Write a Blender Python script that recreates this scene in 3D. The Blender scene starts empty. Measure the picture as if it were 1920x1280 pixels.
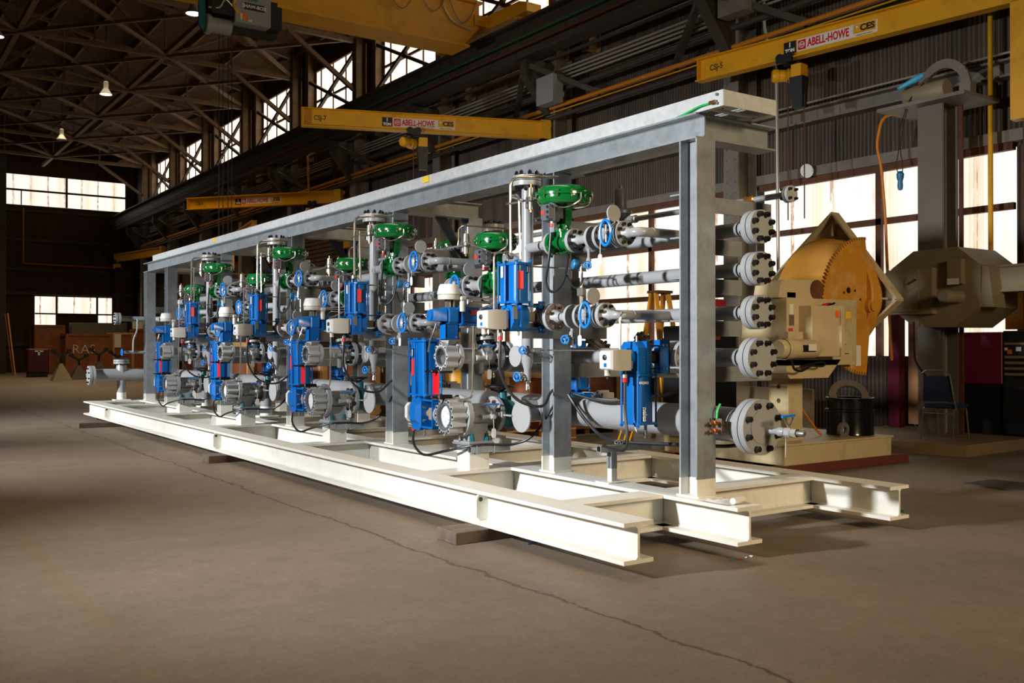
import bpy, bmesh, math, random
from mathutils import Vector as V, Matrix
random.seed(7)
sc = bpy.context.scene
COL = sc.collection
PI = math.pi
X_, Y_, Z_ = V((1, 0, 0)), V((0, 1, 0)), V((0, 0, 1))

# ------------------------------------------------------------------ mesh builder
def frame(ax):
    ax = V(ax).normalized()
    t = Z_ if abs(ax.z) < .9 else X_
    u = t.cross(ax).normalized()
    return ax, u, ax.cross(u)

class MB:
    def __init__(s):
        s.v = []; s.f = []; s.mi = []; s.m = 0; s.T = None
    def add(s, vs, fs):
        b = len(s.v)
        if s.T is not None:
            vs = [s.T @ V(p) for p in vs]
        s.v += [V(p) for p in vs]
        for f in fs:
            s.f.append([i + b for i in f]); s.mi.append(s.m)
        return s
    def box(s, x0, x1, y0, y1, z0, z1):
        vs = [(x, y, z) for z in (z0, z1) for y in (y0, y1) for x in (x0, x1)]
        return s.add(vs, [(0, 2, 3, 1), (4, 5, 7, 6), (0, 1, 5, 4), (2, 6, 7, 3), (0, 4, 6, 2), (1, 3, 7, 5)])
    def cbox(s, c, d):
        return s.box(c[0]-d[0]/2, c[0]+d[0]/2, c[1]-d[1]/2, c[1]+d[1]/2, c[2]-d[2]/2, c[2]+d[2]/2)
    def rbox(s, c, d, b=.01):                      # box with chamfered edges
        pts = []
        h = [k/2 for k in d]
        b = min(b, min(h)*.9)
        for sx in (-1, 1):
            for sy in (-1, 1):
                for sz in (-1, 1):
                    for k in range(3):
                        q = [h[0], h[1], h[2]]
                        for j in range(3):
                            if j != k: q[j] -= b
                        pts.append((c[0]+sx*q[0], c[1]+sy*q[1], c[2]+sz*q[2]))
        return s.hull(pts)
    def beam(s, p0, p1, w, h, up=Z_):              # rectangular bar between two points
        p0, p1 = V(p0), V(p1)
        a = (p1-p0).normalized()
        u = V(up)
        if abs(a.dot(u)) > .98: u = X_
        r = a.cross(u).normalized(); u = r.cross(a)
        vs = []
        for p in (p0, p1):
            for sx, sy in ((-1, -1), (1, -1), (1, 1), (-1, 1)):
                vs.append(p + r*sx*w/2 + u*sy*h/2)
        return s.add(vs, [(3, 2, 1, 0), (4, 5, 6, 7), (0, 1, 5, 4), (1, 2, 6, 5), (2, 3, 7, 6), (3, 0, 4, 7)])
    def hull(s, pts):
        bm = bmesh.new()
        for p in pts: bm.verts.new(p)
        r = bmesh.ops.convex_hull(bm, input=bm.verts)
        dead = set(r['geom_interior'] + r['geom_unused'])
        bm.verts.index_update()
        dv = [v for v in bm.verts if v in dead]
        bmesh.ops.delete(bm, geom=dv, context='VERTS')
        bmesh.ops.dissolve_limit(bm, angle_limit=.01, verts=bm.verts, edges=bm.edges)
        bmesh.ops.recalc_face_normals(bm, faces=bm.faces)
        bm.verts.index_update()
        s.add([v.co.copy() for v in bm.verts], [[v.index for v in f.verts] for f in bm.faces])
        bm.free()
        return s
    def lathe(s, o, ax, prof, n=20):
        a, u, w = frame(ax); o = V(o)
        vs = []; fs = []; rings = []
        for r, h in prof:
            if r < 1e-6:
                rings.append([len(vs)]); vs.append(o + a*h)
            else:
                rings.append(list(range(len(vs), len(vs)+n)))
                for i in range(n):
                    t = 2*PI*i/n
                    vs.append(o + a*h + (u*math.cos(t) + w*math.sin(t))*r)
        for A, B in zip(rings[:-1], rings[1:]):
            for i in range(n):
                j = (i+1) % n
                if len(A) == 1 and len(B) == 1: continue
                if len(A) == 1: fs.append((A[0], B[j], B[i]))
                elif len(B) == 1: fs.append((A[i], A[j], B[0]))
                else: fs.append((A[i], A[j], B[j], B[i]))
        return s.add(vs, fs)
    def cyl(s, p0, p1, r, r2=None, n=16, cap=True):
        p0, p1 = V(p0), V(p1); L = (p1-p0).length
        r2 = r if r2 is None else r2
        pr = [(r, 0), (r2, L)]
        if cap: pr = [(0, 0)] + pr + [(0, L)]
        return s.lathe(p0, p1-p0, pr, n)
    def disc(s, c, ax, r, t, n=24):                # short cylinder centred on c
        a = V(ax).normalized(); c = V(c)
        return s.cyl(c-a*t/2, c+a*t/2, r, n=n)
    def hexes(s, c, ax, R, n, rb, h, ph=None):     # ring of hexagon heads standing on the plane at c
        a, u, w = frame(ax); c = V(c)
        ph = PI/n if ph is None else ph
        for i in range(n):
            t = 2*PI*i/n + ph
            p = c + (u*math.cos(t) + w*math.sin(t))*R
            s.lathe(p, a, [(rb, 0), (rb, h*.8), (rb*.8, h), (0, h)], 6)
            s.lathe(p, a, [(rb*.55, h*.9), (rb*.5, h*1.2), (0, h*1.22)], 6)
        return s
    def torus(s, o, ax, R, r, n=28, k=8):
        return s.lathe(o, ax, [(R + r*math.cos(2*PI*i/k), r*math.sin(2*PI*i/k)) for i in range(k+1)], n)
    def sphere(s, o, r, n=16, k=8, sc_=(1, 1, 1)):
        T = s.T
        s.T = (T if T is not None else Matrix()) @ Matrix.Translation(V(o)) @ Matrix.Diagonal((sc_[0], sc_[1], sc_[2], 1))
        s.lathe((0, 0, 0), Z_, [(r*math.sin(PI*i/k), -r*math.cos(PI*i/k)) for i in range(k+1)], n)
        s.T = T
        return s
    def tube(s, pts, r, n=8, fil=0, seg=5, cap=True, closed=False):
        P = [V(p) for p in pts]
        if fil:
            Q = [P[0]]
            for i in range(1, len(P)-1):
                a, b, c = P[i-1], P[i], P[i+1]
                f = min(fil, (a-b).length*.49, (c-b).length*.49)
                p, q = b + (a-b).normalized()*f, b + (c-b).normalized()*f
                for k in range(seg+1):
                    t = k/seg
                    Q.append(p*(1-t)**2 + b*2*t*(1-t) + q*t*t)
            Q.append(P[-1]); P = Q
        P = [p for i, p in enumerate(P) if i == 0 or (p-P[i-1]).length > 1e-5]
        t0 = (P[1]-P[0]).normalized()
        _, u, _ = frame(t0)
        vs = []; fs = []
        for i, p in enumerate(P):
            if closed: t = (P[(i+1) % len(P)] - P[i-1]).normalized()
            elif i == 0: t = t0
            elif i == len(P)-1: t = (P[i]-P[i-1]).normalized()
            else: t = ((P[i+1]-P[i]).normalized() + (P[i]-P[i-1]).normalized()).normalized()
            u = (u - t*u.dot(t)).normalized(); w = t.cross(u)
            rr = r[i] if isinstance(r, (list, tuple)) else r
            for j in range(n):
                a = 2*PI*j/n
                vs.append(p + (u*math.cos(a) + w*math.sin(a))*rr)
        m = len(P)
        for i in range(m if closed else m-1):
            for j in range(n):
                k = (j+1) % n; b = (i+1) % m
                fs.append((i*n+j, i*n+k, b*n+k, b*n+j))
        if cap and not closed:
            fs.append(tuple(range(n))[::-1]); fs.append(tuple(range((m-1)*n, m*n)))
        return s.add(vs, fs)
    def prism(s, pts, o, ux, uy, d):               # polygon in plane (ux, uy) pushed along ux x uy by d
        o, ux, uy = V(o), V(ux).normalized(), V(uy).normalized()
        nz = ux.cross(uy) * d
        n = len(pts)
        A = sum(pts[i][0]*pts[(i+1) % n][1] - pts[(i+1) % n][0]*pts[i][1] for i in range(n))
        if (A < 0) != (d < 0): pts = pts[::-1]
        vs = [o + ux*a + uy*b for a, b in pts] + [o + ux*a + uy*b + nz for a, b in pts]
        fs = [tuple(range(n))[::-1], tuple(range(n, 2*n))]
        fs += [(i, (i+1) % n, n+(i+1) % n, n+i) for i in range(n)]
        return s.add(vs, fs)
    def ibeam(s, p0, p1, h, w, tf=.016, tw=.011, up=Z_):
        p0, p1 = V(p0), V(p1); a = (p1-p0)
        u = V(up); r = u.cross(a).normalized(); u = a.cross(r).normalized()
        x, y = w/2, h/2; k = tw/2; f = min(.014, tw)
        pts = [(-x, -y), (x, -y), (x, -y+tf), (k+f, -y+tf), (k, -y+tf+f), (k, y-tf-f), (k+f, y-tf), (x, y-tf), (x, y),
               (-x, y), (-x, y-tf), (-k-f, y-tf), (-k, y-tf-f), (-k, -y+tf+f), (-k-f, -y+tf), (-x, -y+tf)]
        return s.prism(pts, p0, r, u, a.length)
    def chan(s, p0, p1, pts, r, u):                # any profile from p0 to p1
        p0, p1 = V(p0), V(p1); a = p1-p0; r, u = V(r), V(u)
        d = a.length if r.cross(u).dot(a) > 0 else -a.length
        return s.prism(pts, p0, r, u, d)
    def build(s, name, mats, parent=None, sharp=35, origin=None):
        me = bpy.data.meshes.new(name)
        if parent is not None: o0 = WL[parent]
        elif origin is not None: o0 = V(origin)
        else:
            xs = [p.x for p in s.v]; ys = [p.y for p in s.v]; zs = [p.z for p in s.v]
            o0 = V(((min(xs)+max(xs))/2, (min(ys)+max(ys))/2, min(zs)))
        me.from_pydata([p-o0 for p in s.v], [], s.f)
        me.validate()
        mats = mats if isinstance(mats, (list, tuple)) else [mats]
        for m in mats: me.materials.append(M[m] if isinstance(m, str) else m)
        if len(mats) > 1 and len(me.polygons) == len(s.mi):
            me.polygons.foreach_set('material_index', s.mi)
        bm = bmesh.new(); bm.from_mesh(me)
        bmesh.ops.recalc_face_normals(bm, faces=bm.faces)
        bm.to_mesh(me); bm.free()
        me.polygons.foreach_set('use_smooth', [True]*len(me.polygons))
        me.set_sharp_from_angle(angle=math.radians(sharp))
        o = bpy.data.objects.new(name, me); COL.objects.link(o)
        if parent is not None:
            o.parent = parent
        else:
            o.location = o0
        WL[o] = o0
        return o

WL = {}
MODULE = None                                      # while a list, things are collected in it as (root, label template, group)

def props(o, label, cat, group=None):
    o['label'] = label; o['category'] = cat
    if group: o['group'] = group
    if MODULE is not None: MODULE.append((o, label, group))
    return o
def thing(name, label, cat, loc, group=None):
    o = bpy.data.objects.new(name, None); COL.objects.link(o)
    o.location = loc; o.empty_display_size = .1
    WL[o] = V(loc)
    return props(o, label, cat, group)
def one(name, mb, mats, label, cat, group=None, origin=None, sharp=35):    # a thing that is a single mesh
    return props(mb.build(name, mats, None, sharp, origin), label, cat, group)
def struct(name, mb, mats, sharp=35):
    o = mb.build(name, mats, None, sharp); o['kind'] = 'structure'
    return o
def dup(root, off, label=None, group=None):
    def rec(o, par):
        c = o.copy(); COL.objects.link(c)
        if par is not None: c.parent = par
        for ch in o.children: rec(ch, c)
        return c
    r = rec(root, None)
    r.location = V(root.location) + V(off)
    if label: r['label'] = label
    if group: r['group'] = group
    return r
def text(name, s, size, o, ux, uy, m, parent=None, bold=0, ext=.0015, align='CENTER', sx=1.0, width=None):
    cu = bpy.data.curves.new(name, 'FONT')
    cu.body = s; cu.size = size; cu.extrude = ext; cu.offset = bold; cu.align_x = align; cu.align_y = 'CENTER'
    cu.resolution_u = 3
    tmp = bpy.data.objects.new(name, cu); COL.objects.link(tmp)
    bpy.context.view_layer.update()
    me = bpy.data.meshes.new_from_object(tmp.evaluated_get(bpy.context.evaluated_depsgraph_get()))
    bpy.data.objects.remove(tmp); bpy.data.curves.remove(cu)
    ux, uy = V(ux).normalized(), V(uy).normalized(); nz = ux.cross(uy)
    if width: sx = width/(max(v.co.x for v in me.vertices) - min(v.co.x for v in me.vertices))
    mb = MB()
    mb.add([V(o) + ux*v.co.x*sx + uy*v.co.y + nz*v.co.z for v in me.vertices], [list(p.vertices) for p in me.polygons])
    bpy.data.meshes.remove(me)
    return mb.build(name, m, parent)

# ------------------------------------------------------------------ materials
M = {}
def sr(r, g, b):                                   # 8-bit sRGB to linear
    f = lambda c: (c/255/12.92) if c/255 <= .04045 else ((c/255+.055)/1.055)**2.4
    return (f(r), f(g), f(b), 1)
def mat(name, col, rough=.5, metal=0, var=0, vs=6, bump=0, bs=40, stain=None, sa=.3, ss=3, coat=0, spec=.5):
    m = bpy.data.materials.new(name); m.use_nodes = True; M[name] = m
    nt = m.node_tree; b = nt.nodes['Principled BSDF']
    b.inputs['Base Color'].default_value = col
    b.inputs['Roughness'].default_value = rough
    b.inputs['Metallic'].default_value = metal
    b.inputs['Coat Weight'].default_value = coat
    b.inputs['Specular IOR Level'].default_value = spec
    N = nt.nodes.new; L = nt.links.new
    tc = N('ShaderNodeTexCoord'); cur = None
    if var:
        no = N('ShaderNodeTexNoise'); no.inputs['Scale'].default_value = vs; no.inputs['Detail'].default_value = 5
        L(tc.outputs['Object'], no.inputs['Vector'])
        mr = N('ShaderNodeMapRange'); mr.inputs['From Min'].default_value = .3; mr.inputs['From Max'].default_value = .7
        mr.inputs['To Min'].default_value = 1-var; mr.inputs['To Max'].default_value = 1+var
        L(no.outputs['Fac'], mr.inputs['Value'])
        mx = N('ShaderNodeVectorMath'); mx.operation = 'SCALE'; mx.inputs[0].default_value = col[:3]
        L(mr.outputs[0], mx.inputs['Scale']); cur = mx.outputs[0]
    if stain:
        n2 = N('ShaderNodeTexNoise'); n2.inputs['Scale'].default_value = ss; n2.inputs['Detail'].default_value = 7; n2.inputs['Roughness'].default_value = .7
        L(tc.outputs['Object'], n2.inputs['Vector'])
        cr = N('ShaderNodeMapRange'); cr.inputs['From Min'].default_value = .52; cr.inputs['From Max'].default_value = .72; cr.inputs['To Max'].default_value = sa
        L(n2.outputs['Fac'], cr.inputs['Value'])
        mi = N('ShaderNodeMix'); mi.data_type = 'RGBA'
        L(cr.outputs[0], mi.inputs['Factor'])
        if cur: L(cur, mi.inputs[6])
        else: mi.inputs[6].default_value = col
        mi.inputs[7].default_value = stain; cur = mi.outputs[2]
    if cur: L(cur, b.inputs['Base Color'])
    if bump:
        n3 = N('ShaderNodeTexNoise'); n3.inputs['Scale'].default_value = bs; n3.inputs['Detail'].default_value = 4
        L(tc.outputs['Object'], n3.inputs['Vector'])
        bu = N('ShaderNodeBump'); bu.inputs['Strength'].default_value = bump; bu.inputs['Distance'].default_value = .01
        L(n3.outputs['Fac'], bu.inputs['Height']); L(bu.outputs[0], b.inputs['Normal'])
    return m
mat('cream', sr(232, 229, 218), .42, var=.02, vs=4, stain=sr(176, 158, 126), sa=.28, ss=5)
mat('galv', sr(166, 171, 174), .4, .55, var=.13, vs=7, stain=sr(120, 126, 130), sa=.5, ss=9)
mat('galv_bright', sr(212, 214, 212), .35, .3, var=.1, vs=18)
mat('grey_paint', sr(150, 151, 152), .3, 0, var=.03, vs=5)
mat('grey_flange', sr(156, 157, 157), .36, 0, var=.04, vs=8)
mat('cast_grey', sr(168, 168, 166), .42, .1, bump=.15, bs=60)
mat('bolt', sr(44, 40, 38), .35, .6)
mat('rust_bolt', sr(112, 74, 52), .45, .5, var=.25, vs=30)
mat('gasket', sr(26, 26, 28), .6)
mat('green', sr(8, 98, 40), .16, 0, coat=.5, bump=.06, bs=30)
mat('blue', sr(4, 96, 170), .3, 0, coat=.2, bump=.05, bs=40)
mat('blue_wheel', sr(18, 124, 210), .28)
mat('teal', sr(12, 96, 104), .4)
mat('steel', sr(198, 190, 180), .24, .9)
mat('dull_steel', sr(150, 146, 138), .36, .75)
mat('brass', sr(176, 128, 62), .3, .85)
mat('posit', sr(188, 184, 172), .4)
mat('posit_face', sr(206, 206, 204), .35)
mat('dark_box', sr(84, 87, 92), .38)
mat('black', sr(20, 20, 22), .45)
mat('cable', sr(30, 31, 35), .42)
mat('red', sr(206, 22, 34), .35)
mat('label_red', sr(206, 52, 44), .4, var=.15, vs=90)
mat('white', sr(236, 236, 232), .45)
mat('alum', sr(176, 174, 168), .34, .5)
mat('green_wire', sr(20, 176, 84), .4)
mat('yellow_wire', sr(232, 170, 20), .4)
mat('copper', sr(186, 112, 62), .3, .8)
mat('wood', sr(104, 90, 76), .75, var=.25, vs=9, bump=.3, bs=50, stain=sr(70, 60, 52), sa=.5, ss=8)
mat('end_grain', sr(92, 84, 78), .85, var=.35, vs=25, bump=.4, bs=60)
mat('yellow', sr(222, 160, 14), .4, var=.07, vs=3, stain=sr(120, 84, 20), sa=.35, ss=2)
mat('crane_yellow', sr(232, 166, 30), .5, var=.08, vs=2, stain=sr(120, 80, 20), sa=.4, ss=1.4)
mat('runway_steel', sr(74, 66, 58), .6, .2, var=.2, vs=3)
mat('dark_steel', sr(72, 62, 52), .6, .25, var=.2, vs=4)
mat('truss', sr(126, 98, 68), .65, .1, var=.2, vs=3)
mat('col_steel', sr(124, 114, 102), .6, .1, var=.15, vs=3)
mat('rust', sr(96, 58, 36), .75, .1, var=.25, vs=8)
mat('orange_pipe', sr(204, 122, 26), .45)
mat('conduit', sr(186, 178, 164), .4, .5)
mat('beige', sr(196, 178, 138), .5, var=.05, vs=3, stain=sr(126, 96, 56), sa=.4, ss=2.5)
mat('table_orange', sr(200, 136, 34), .55, var=.12, vs=3, stain=sr(206, 184, 132), sa=.9, ss=1.7)
mat('olive', sr(140, 124, 98), .55, var=.06, vs=3)
mat('mast_grey', sr(106, 98, 84), .5, var=.08, vs=3, stain=sr(98, 78, 54), sa=.5, ss=2)
mat('maroon', sr(112, 12, 52), .5)
mat('dark_maroon', sr(74, 12, 34), .6)
mat('plywood', sr(176, 124, 80), .6, var=.12, vs=2)
mat('crate_wood', sr(140, 80, 46), .75, var=.2, vs=3)
mat('pale_wood', sr(190, 150, 96), .7, var=.15, vs=4)
mat('chair_blue', sr(24, 36, 70), .6)
mat('chrome', sr(190, 186, 178), .2, .9)
mat('drum_black', sr(14, 14, 15), .18)
mat('orange_sticker', sr(244, 110, 20), .5)
mat('sticker_yellow', sr(236, 196, 40), .5)
mat('paper', sr(224, 220, 208), .6)
mat('light_blue', sr(70, 176, 214), .4)
mat('hand_blue', sr(30, 110, 160), .4)
mat('machine_grey', sr(150, 152, 150), .45)
mat('ladder', sr(226, 160, 40), .5)
mat('tan_base', sr(132, 112, 84), .65, var=.1, vs=3, stain=sr(104, 82, 54), sa=.6, ss=3)
mat('timber_red', sr(100, 44, 34), .7)
mat('red_machine', sr(214, 40, 50), .4)
mat('clear_bag', sr(214, 210, 200), .2, var=.1, vs=40)

def floor_mat():
    m = bpy.data.materials.new('concrete'); m.use_nodes = True; M['concrete'] = m
    nt = m.node_tree; b = nt.nodes['Principled BSDF']; N = nt.nodes.new; L = nt.links.new
    tc = N('ShaderNodeTexCoord')
    def noise(scale, det=6, rough=.6):
        n = N('ShaderNodeTexNoise'); n.inputs['Scale'].default_value = scale; n.inputs['Detail'].default_value = det; n.inputs['Roughness'].default_value = rough
        L(tc.outputs['Object'], n.inputs['Vector']); return n.outputs['Fac']
    def ramp(v, a, b_, c0, c1):
        r = N('ShaderNodeMapRange'); r.inputs['From Min'].default_value = a; r.inputs['From Max'].default_value = b_
        r.inputs['To Min'].default_value = c0; r.inputs['To Max'].default_value = c1
        L(v, r.inputs['Value']); return r.outputs[0]
    def mul(a, b_):
        k = N('ShaderNodeMath'); k.operation = 'MULTIPLY'; L(a, k.inputs[0]); L(b_, k.inputs[1]); return k.outputs[0]
    f = mul(ramp(noise(.7), .3, .7, .84, 1.14), ramp(noise(9, 8, .7), .3, .7, .9, 1.1))
    f = mul(f, ramp(noise(90, 3), .3, .7, .86, 1.12))
    f = mul(f, ramp(noise(150, 2), .64, .72, 1, 1.5)); f = mul(f, ramp(noise(40, 4), .3, .7, .88, 1.1)); f = mul(f, ramp(noise(210, 2), .28, .36, .6, 1)); f = mul(f, ramp(noise(5, 9, .8), .66, .72, 1, 1.22))
    # cracks: wandering lines that run along the bay
    sx = N('ShaderNodeSeparateXYZ'); L(tc.outputs['Object'], sx.inputs[0])
    def crack(x0, slope, amp, wid, dark):
        n = noise(1.1, 8, .75)
        a = N('ShaderNodeMath'); a.operation = 'MULTIPLY_ADD'; L(sx.outputs['Y'], a.inputs[0]); a.inputs[1].default_value = slope; a.inputs[2].default_value = x0-amp*.5
        w = N('ShaderNodeMath'); w.operation = 'MULTIPLY_ADD'; L(n, w.inputs[0]); w.inputs[1].default_value = amp; L(a.outputs[0], w.inputs[2])
        d = N('ShaderNodeMath'); d.operation = 'SUBTRACT'; L(sx.outputs['X'], d.inputs[0]); L(w.outputs[0], d.inputs[1])
        e = N('ShaderNodeMath'); e.operation = 'ABSOLUTE'; L(d.outputs[0], e.inputs[0])
        return ramp(e.outputs[0], wid*.4, wid, dark, 1)
    f = mul(f, crack(CRACK[0], CRACK[1], .35, .017, .42))
    f = mul(f, crack(8.3, .0, .3, .01, .6))
    sc_ = N('ShaderNodeVectorMath'); sc_.operation = 'SCALE'; sc_.inputs[0].default_value = sr(121, 105, 88)[:3]
    L(f, sc_.inputs['Scale'])
    st = N('ShaderNodeMix'); st.data_type = 'RGBA'; L(ramp(noise(.45, 6, .65), .5, .75, 0, .4), st.inputs['Factor'])
    L(sc_.outputs[0], st.inputs[6]); st.inputs[7].default_value = sr(98, 84, 70)
    ys = N('ShaderNodeMath'); ys.operation = 'SUBTRACT'; L(sx.outputs['X'], ys.inputs[0]); ys.inputs[1].default_value = 1.085
    ya = N('ShaderNodeMath'); ya.operation = 'ABSOLUTE'; L(ys.outputs[0], ya.inputs[0])
    yl = N('ShaderNodeMix'); yl.data_type = 'RGBA'; L(mul(ramp(ya.outputs[0], .07, .045, 0, .5), ramp(noise(6, 7, .75), .4, .62, .1, 1)), yl.inputs['Factor']); L(st.outputs[2], yl.inputs[6]); yl.inputs[7].default_value = sr(122, 100, 64)
    L(yl.outputs[2], b.inputs['Base Color'])
    L(ramp(noise(3), .3, .7, .5, .72), b.inputs['Roughness'])
    bu = N('ShaderNodeBump'); bu.inputs['Strength'].default_value = .12; bu.inputs['Distance'].default_value = .01
    L(noise(120, 4), bu.inputs['Height']); L(bu.outputs[0], b.inputs['Normal'])
CRACK = (3.27, 0)
floor_mat()

RIB_SHADE = sr(236, 214, 178)  # rib shading painted into the glow of the backlit panels
def sheet_mat(name, c0, c1, c2, rough=.6, emit=0, ecol=None):
    """ribbed sheet: vertical streaks (rust or dirt) by object coordinates; with emit it is a backlit translucent panel"""
    m = bpy.data.materials.new(name); m.use_nodes = True; M[name] = m
    nt = m.node_tree; b = nt.nodes['Principled BSDF']; N = nt.nodes.new; L = nt.links.new
    tc = N('ShaderNodeTexCoord')
    def noise(sc3, det=5, rough_=.6):
        mp = N('ShaderNodeMapping'); mp.inputs['Scale'].default_value = sc3; L(tc.outputs['Object'], mp.inputs['Vector'])
        n = N('ShaderNodeTexNoise'); n.inputs['Scale'].default_value = 1; n.inputs['Detail'].default_value = det; n.inputs['Roughness'].default_value = rough_
        L(mp.outputs[0], n.inputs['Vector']); return n.outputs['Fac']
    def ramp(v, a, b_):
        r = N('ShaderNodeMapRange'); r.inputs['From Min'].default_value = a; r.inputs['From Max'].default_value = b_; L(v, r.inputs['Value']); return r.outputs[0]
    def mix(f, a, b_):
        k = N('ShaderNodeMix'); k.data_type = 'RGBA'; L(f, k.inputs['Factor'])
        for q, i in ((a, 6), (b_, 7)):
            if isinstance(q, tuple): k.inputs[i].default_value = q
            else: L(q, k.inputs[i])
        return k.outputs[2]
    if emit:
        c = mix(ramp(noise((9, 9, .5)), .45, .75), c0, c1)
        # rusty seams at the sheet laps
        sp = N('ShaderNodeSeparateXYZ'); L(tc.outputs['Object'], sp.inputs[0])
        su = N('ShaderNodeMath'); su.operation = 'ADD'; L(sp.outputs['X'], su.inputs[0]); L(sp.outputs['Y'], su.inputs[1])
        mo = N('ShaderNodeMath'); mo.operation = 'PINGPONG'; L(su.outputs[0], mo.inputs[0]); mo.inputs[1].default_value = .43
        se = ramp(mo.outputs[0], .07, .01)
        br = ramp(noise((14, 14, 3.5), 7, .75), .4, .56)
        k = N('ShaderNodeMath'); k.operation = 'MULTIPLY'; L(se, k.inputs[0]); L(br, k.inputs[1])
        c = mix(k.outputs[0], c, c2)
        rb = N('ShaderNodeMath'); rb.operation = 'PINGPONG'; L(su.outputs[0], rb.inputs[0]); rb.inputs[1].default_value = .036
        c = mix(ramp(rb.outputs[0], .024, .036), c, RIB_SHADE)
        L(c, b.inputs['Emission Color']); b.inputs['Emission Strength'].default_value = emit
        b.inputs['Base Color'].default_value = (.3, .28, .24, 1)
    else:
        c = mix(ramp(noise((5, 5, .35)), .35, .7), c0, c1)
        c = mix(ramp(noise((16, 16, .8), 6, .7), .55, .75), c, c2)
        L(c, b.inputs['Base Color'])
    b.inputs['Roughness'].default_value = rough
sheet_mat('siding', sr(92, 76, 62), sr(58, 46, 37), sr(108, 80, 54), .6)
sheet_mat('far_siding', sr(100, 74, 50), sr(74, 52, 34), sr(92, 62, 38), .7)
sheet_mat('panel', sr(255, 251, 240), sr(254, 245, 228), sr(160, 98, 38), .6, emit=1.02)
sheet_mat('panel_high', sr(255, 248, 230), sr(252, 236, 204), sr(190, 134, 62), .6, emit=1.7)
sheet_mat('roof_sheet', sr(112, 80, 52), sr(84, 60, 40), sr(98, 68, 44), .8)
mat('green_rail', sr(22, 100, 68), .5)
# ------------------------------------------------------------------ camera (x across the bay, y along it, z up)
cd = bpy.data.cameras.new('camera'); cam = bpy.data.objects.new('camera', cd); COL.objects.link(cam)
cam.location = (0, 0, 1.407); cam.rotation_euler = (math.radians(90.286), 0, -math.radians(34.624))
cd.lens = 1818.73/1920*36; cd.sensor_width = 36; cd.clip_end = 200
sc.camera = cam

# ------------------------------------------------------------------ light
w = bpy.data.worlds.new('dusk'); sc.world = w; w.use_nodes = True
w.node_tree.nodes['Background'].inputs[0].default_value = (1, .74, .46, 1)
w.node_tree.nodes['Background'].inputs[1].default_value = .03
def area(name, loc, aim, size, e, col, sy=None, spread=180):
    l = bpy.data.lights.new(name, 'AREA'); l.energy = e; l.color = col; l.size = size; l.spread = math.radians(spread)
    if sy: l.shape = 'RECTANGLE'; l.size_y = sy
    o = bpy.data.objects.new(name, l); COL.objects.link(o); o.location = loc
    o.rotation_euler = (V(aim)-V(loc)).to_track_quat('-Z', 'Y').to_euler()
    return o
for i, (y, e) in enumerate(((5.9, 205), (12.0, 195), (18.3, 215))):
    area('strobe', (-3.0, y, 3.3), (5.0, y+(.3 if y < 7 else 1.2), 1.35), .34, e, (.93, .965, 1), spread=74)
area('warm_fill', (5.5, -7, 5.0), (7, 8, 1.2), 2.5, 210, (1, .77, .48), spread=80)  # warm fill added behind the camera for the faces turned towards it
area('bay_light', (3.5, 8, 10.2), (3.5, 8, 0), 3.0, 120, (1, .8, .55), 12, spread=90)
area('far_fill', (8, 40, 10.6), (8, 40, 0), 3.0, 560, (1, .76, .46), 22, spread=120)  # warm fill added overhead to brighten the far floor and crates
sc.view_settings.view_transform = 'Standard'; sc.view_settings.look = 'None'; sc.view_settings.gamma = 1
sc.view_settings.exposure = 0; sc.view_settings.use_curve_mapping = False
sc.cycles.use_denoising = True
sc.cycles.max_bounces = 6; sc.cycles.diffuse_bounces = 3; sc.cycles.glossy_bounces = 3; sc.cycles.transmission_bounces = 2
sc.cycles.caustics_reflective = False; sc.cycles.caustics_refractive = False
sc.cycles.sample_clamp_indirect = 4

# ------------------------------------------------------------------ the hall
XW, YF = 14.0, 58.5
COLY = [6.3, 12.3, 17.8, 23.0, 28.3, 33.6, 38.9, 44.2, 49.5, 54.8]
m = MB(); m.box(-22, 16, -14, YF+1, -.2, 0); fl = m.build('floor', 'concrete', None, 35, (0, 0, 0)); fl['kind'] = 'structure'

def sheet(mb, a0, a1, z0, z1, pos, axis, per=.076, dep=.03):
    n = max(2, int(round((a1-a0)/per))); vs = []; fs = []
    for i in range(n*4+1):
        a = a0 + (a1-a0)*i/(n*4); d = dep*(0, .8, 1, .2)[i % 4]
        for z in (z0, z1):
            vs.append((pos+d, a, z) if axis == 'Y' else (a, pos+d, z))
    for i in range(n*4):
        fs.append((2*i, 2*i+2, 2*i+3, 2*i+1))
    mb.add(vs, fs)
# right wall: ribbed siding with openings for the translucent bands
m = MB()
LOWZ = (1.25, 4.31); UPZ = (8.6, 11.25)
sheet(m, -6, YF, 0, LOWZ[0], XW, 'Y'); sheet(m, -6, YF, LOWZ[1], UPZ[0], XW, 'Y'); sheet(m, -6, YF, UPZ[1], 12.6, XW, 'Y')
sheet(m, -6, 7.4, LOWZ[0], LOWZ[1], XW, 'Y'); sheet(m, 27.6, YF, LOWZ[0], LOWZ[1], XW, 'Y')
for i, c in enumerate(COLY):
    sheet(m, c-.45, c+.75, UPZ[0], UPZ[1], XW, 'Y')
sheet(m, -6, 6.5, UPZ[0], UPZ[1], XW, 'Y'); sheet(m, 55.2, YF, UPZ[0], UPZ[1], XW, 'Y')
struct('wall_right', m, 'siding', 20)
nw = 0
def window(parts, bars, pm='panel'):
    global nw
    nw += 1
    m = MB()
    for p in parts: sheet(m, *p)
    o = m.build('window_%d' % nw, pm, None, 20); o['kind'] = 'structure'
    m = MB()
    for b in bars: m.box(*b)
    f = m.build('window_frame', 'rust', None); f.parent = o
    f.location = WL[f] - WL[o]
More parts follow.
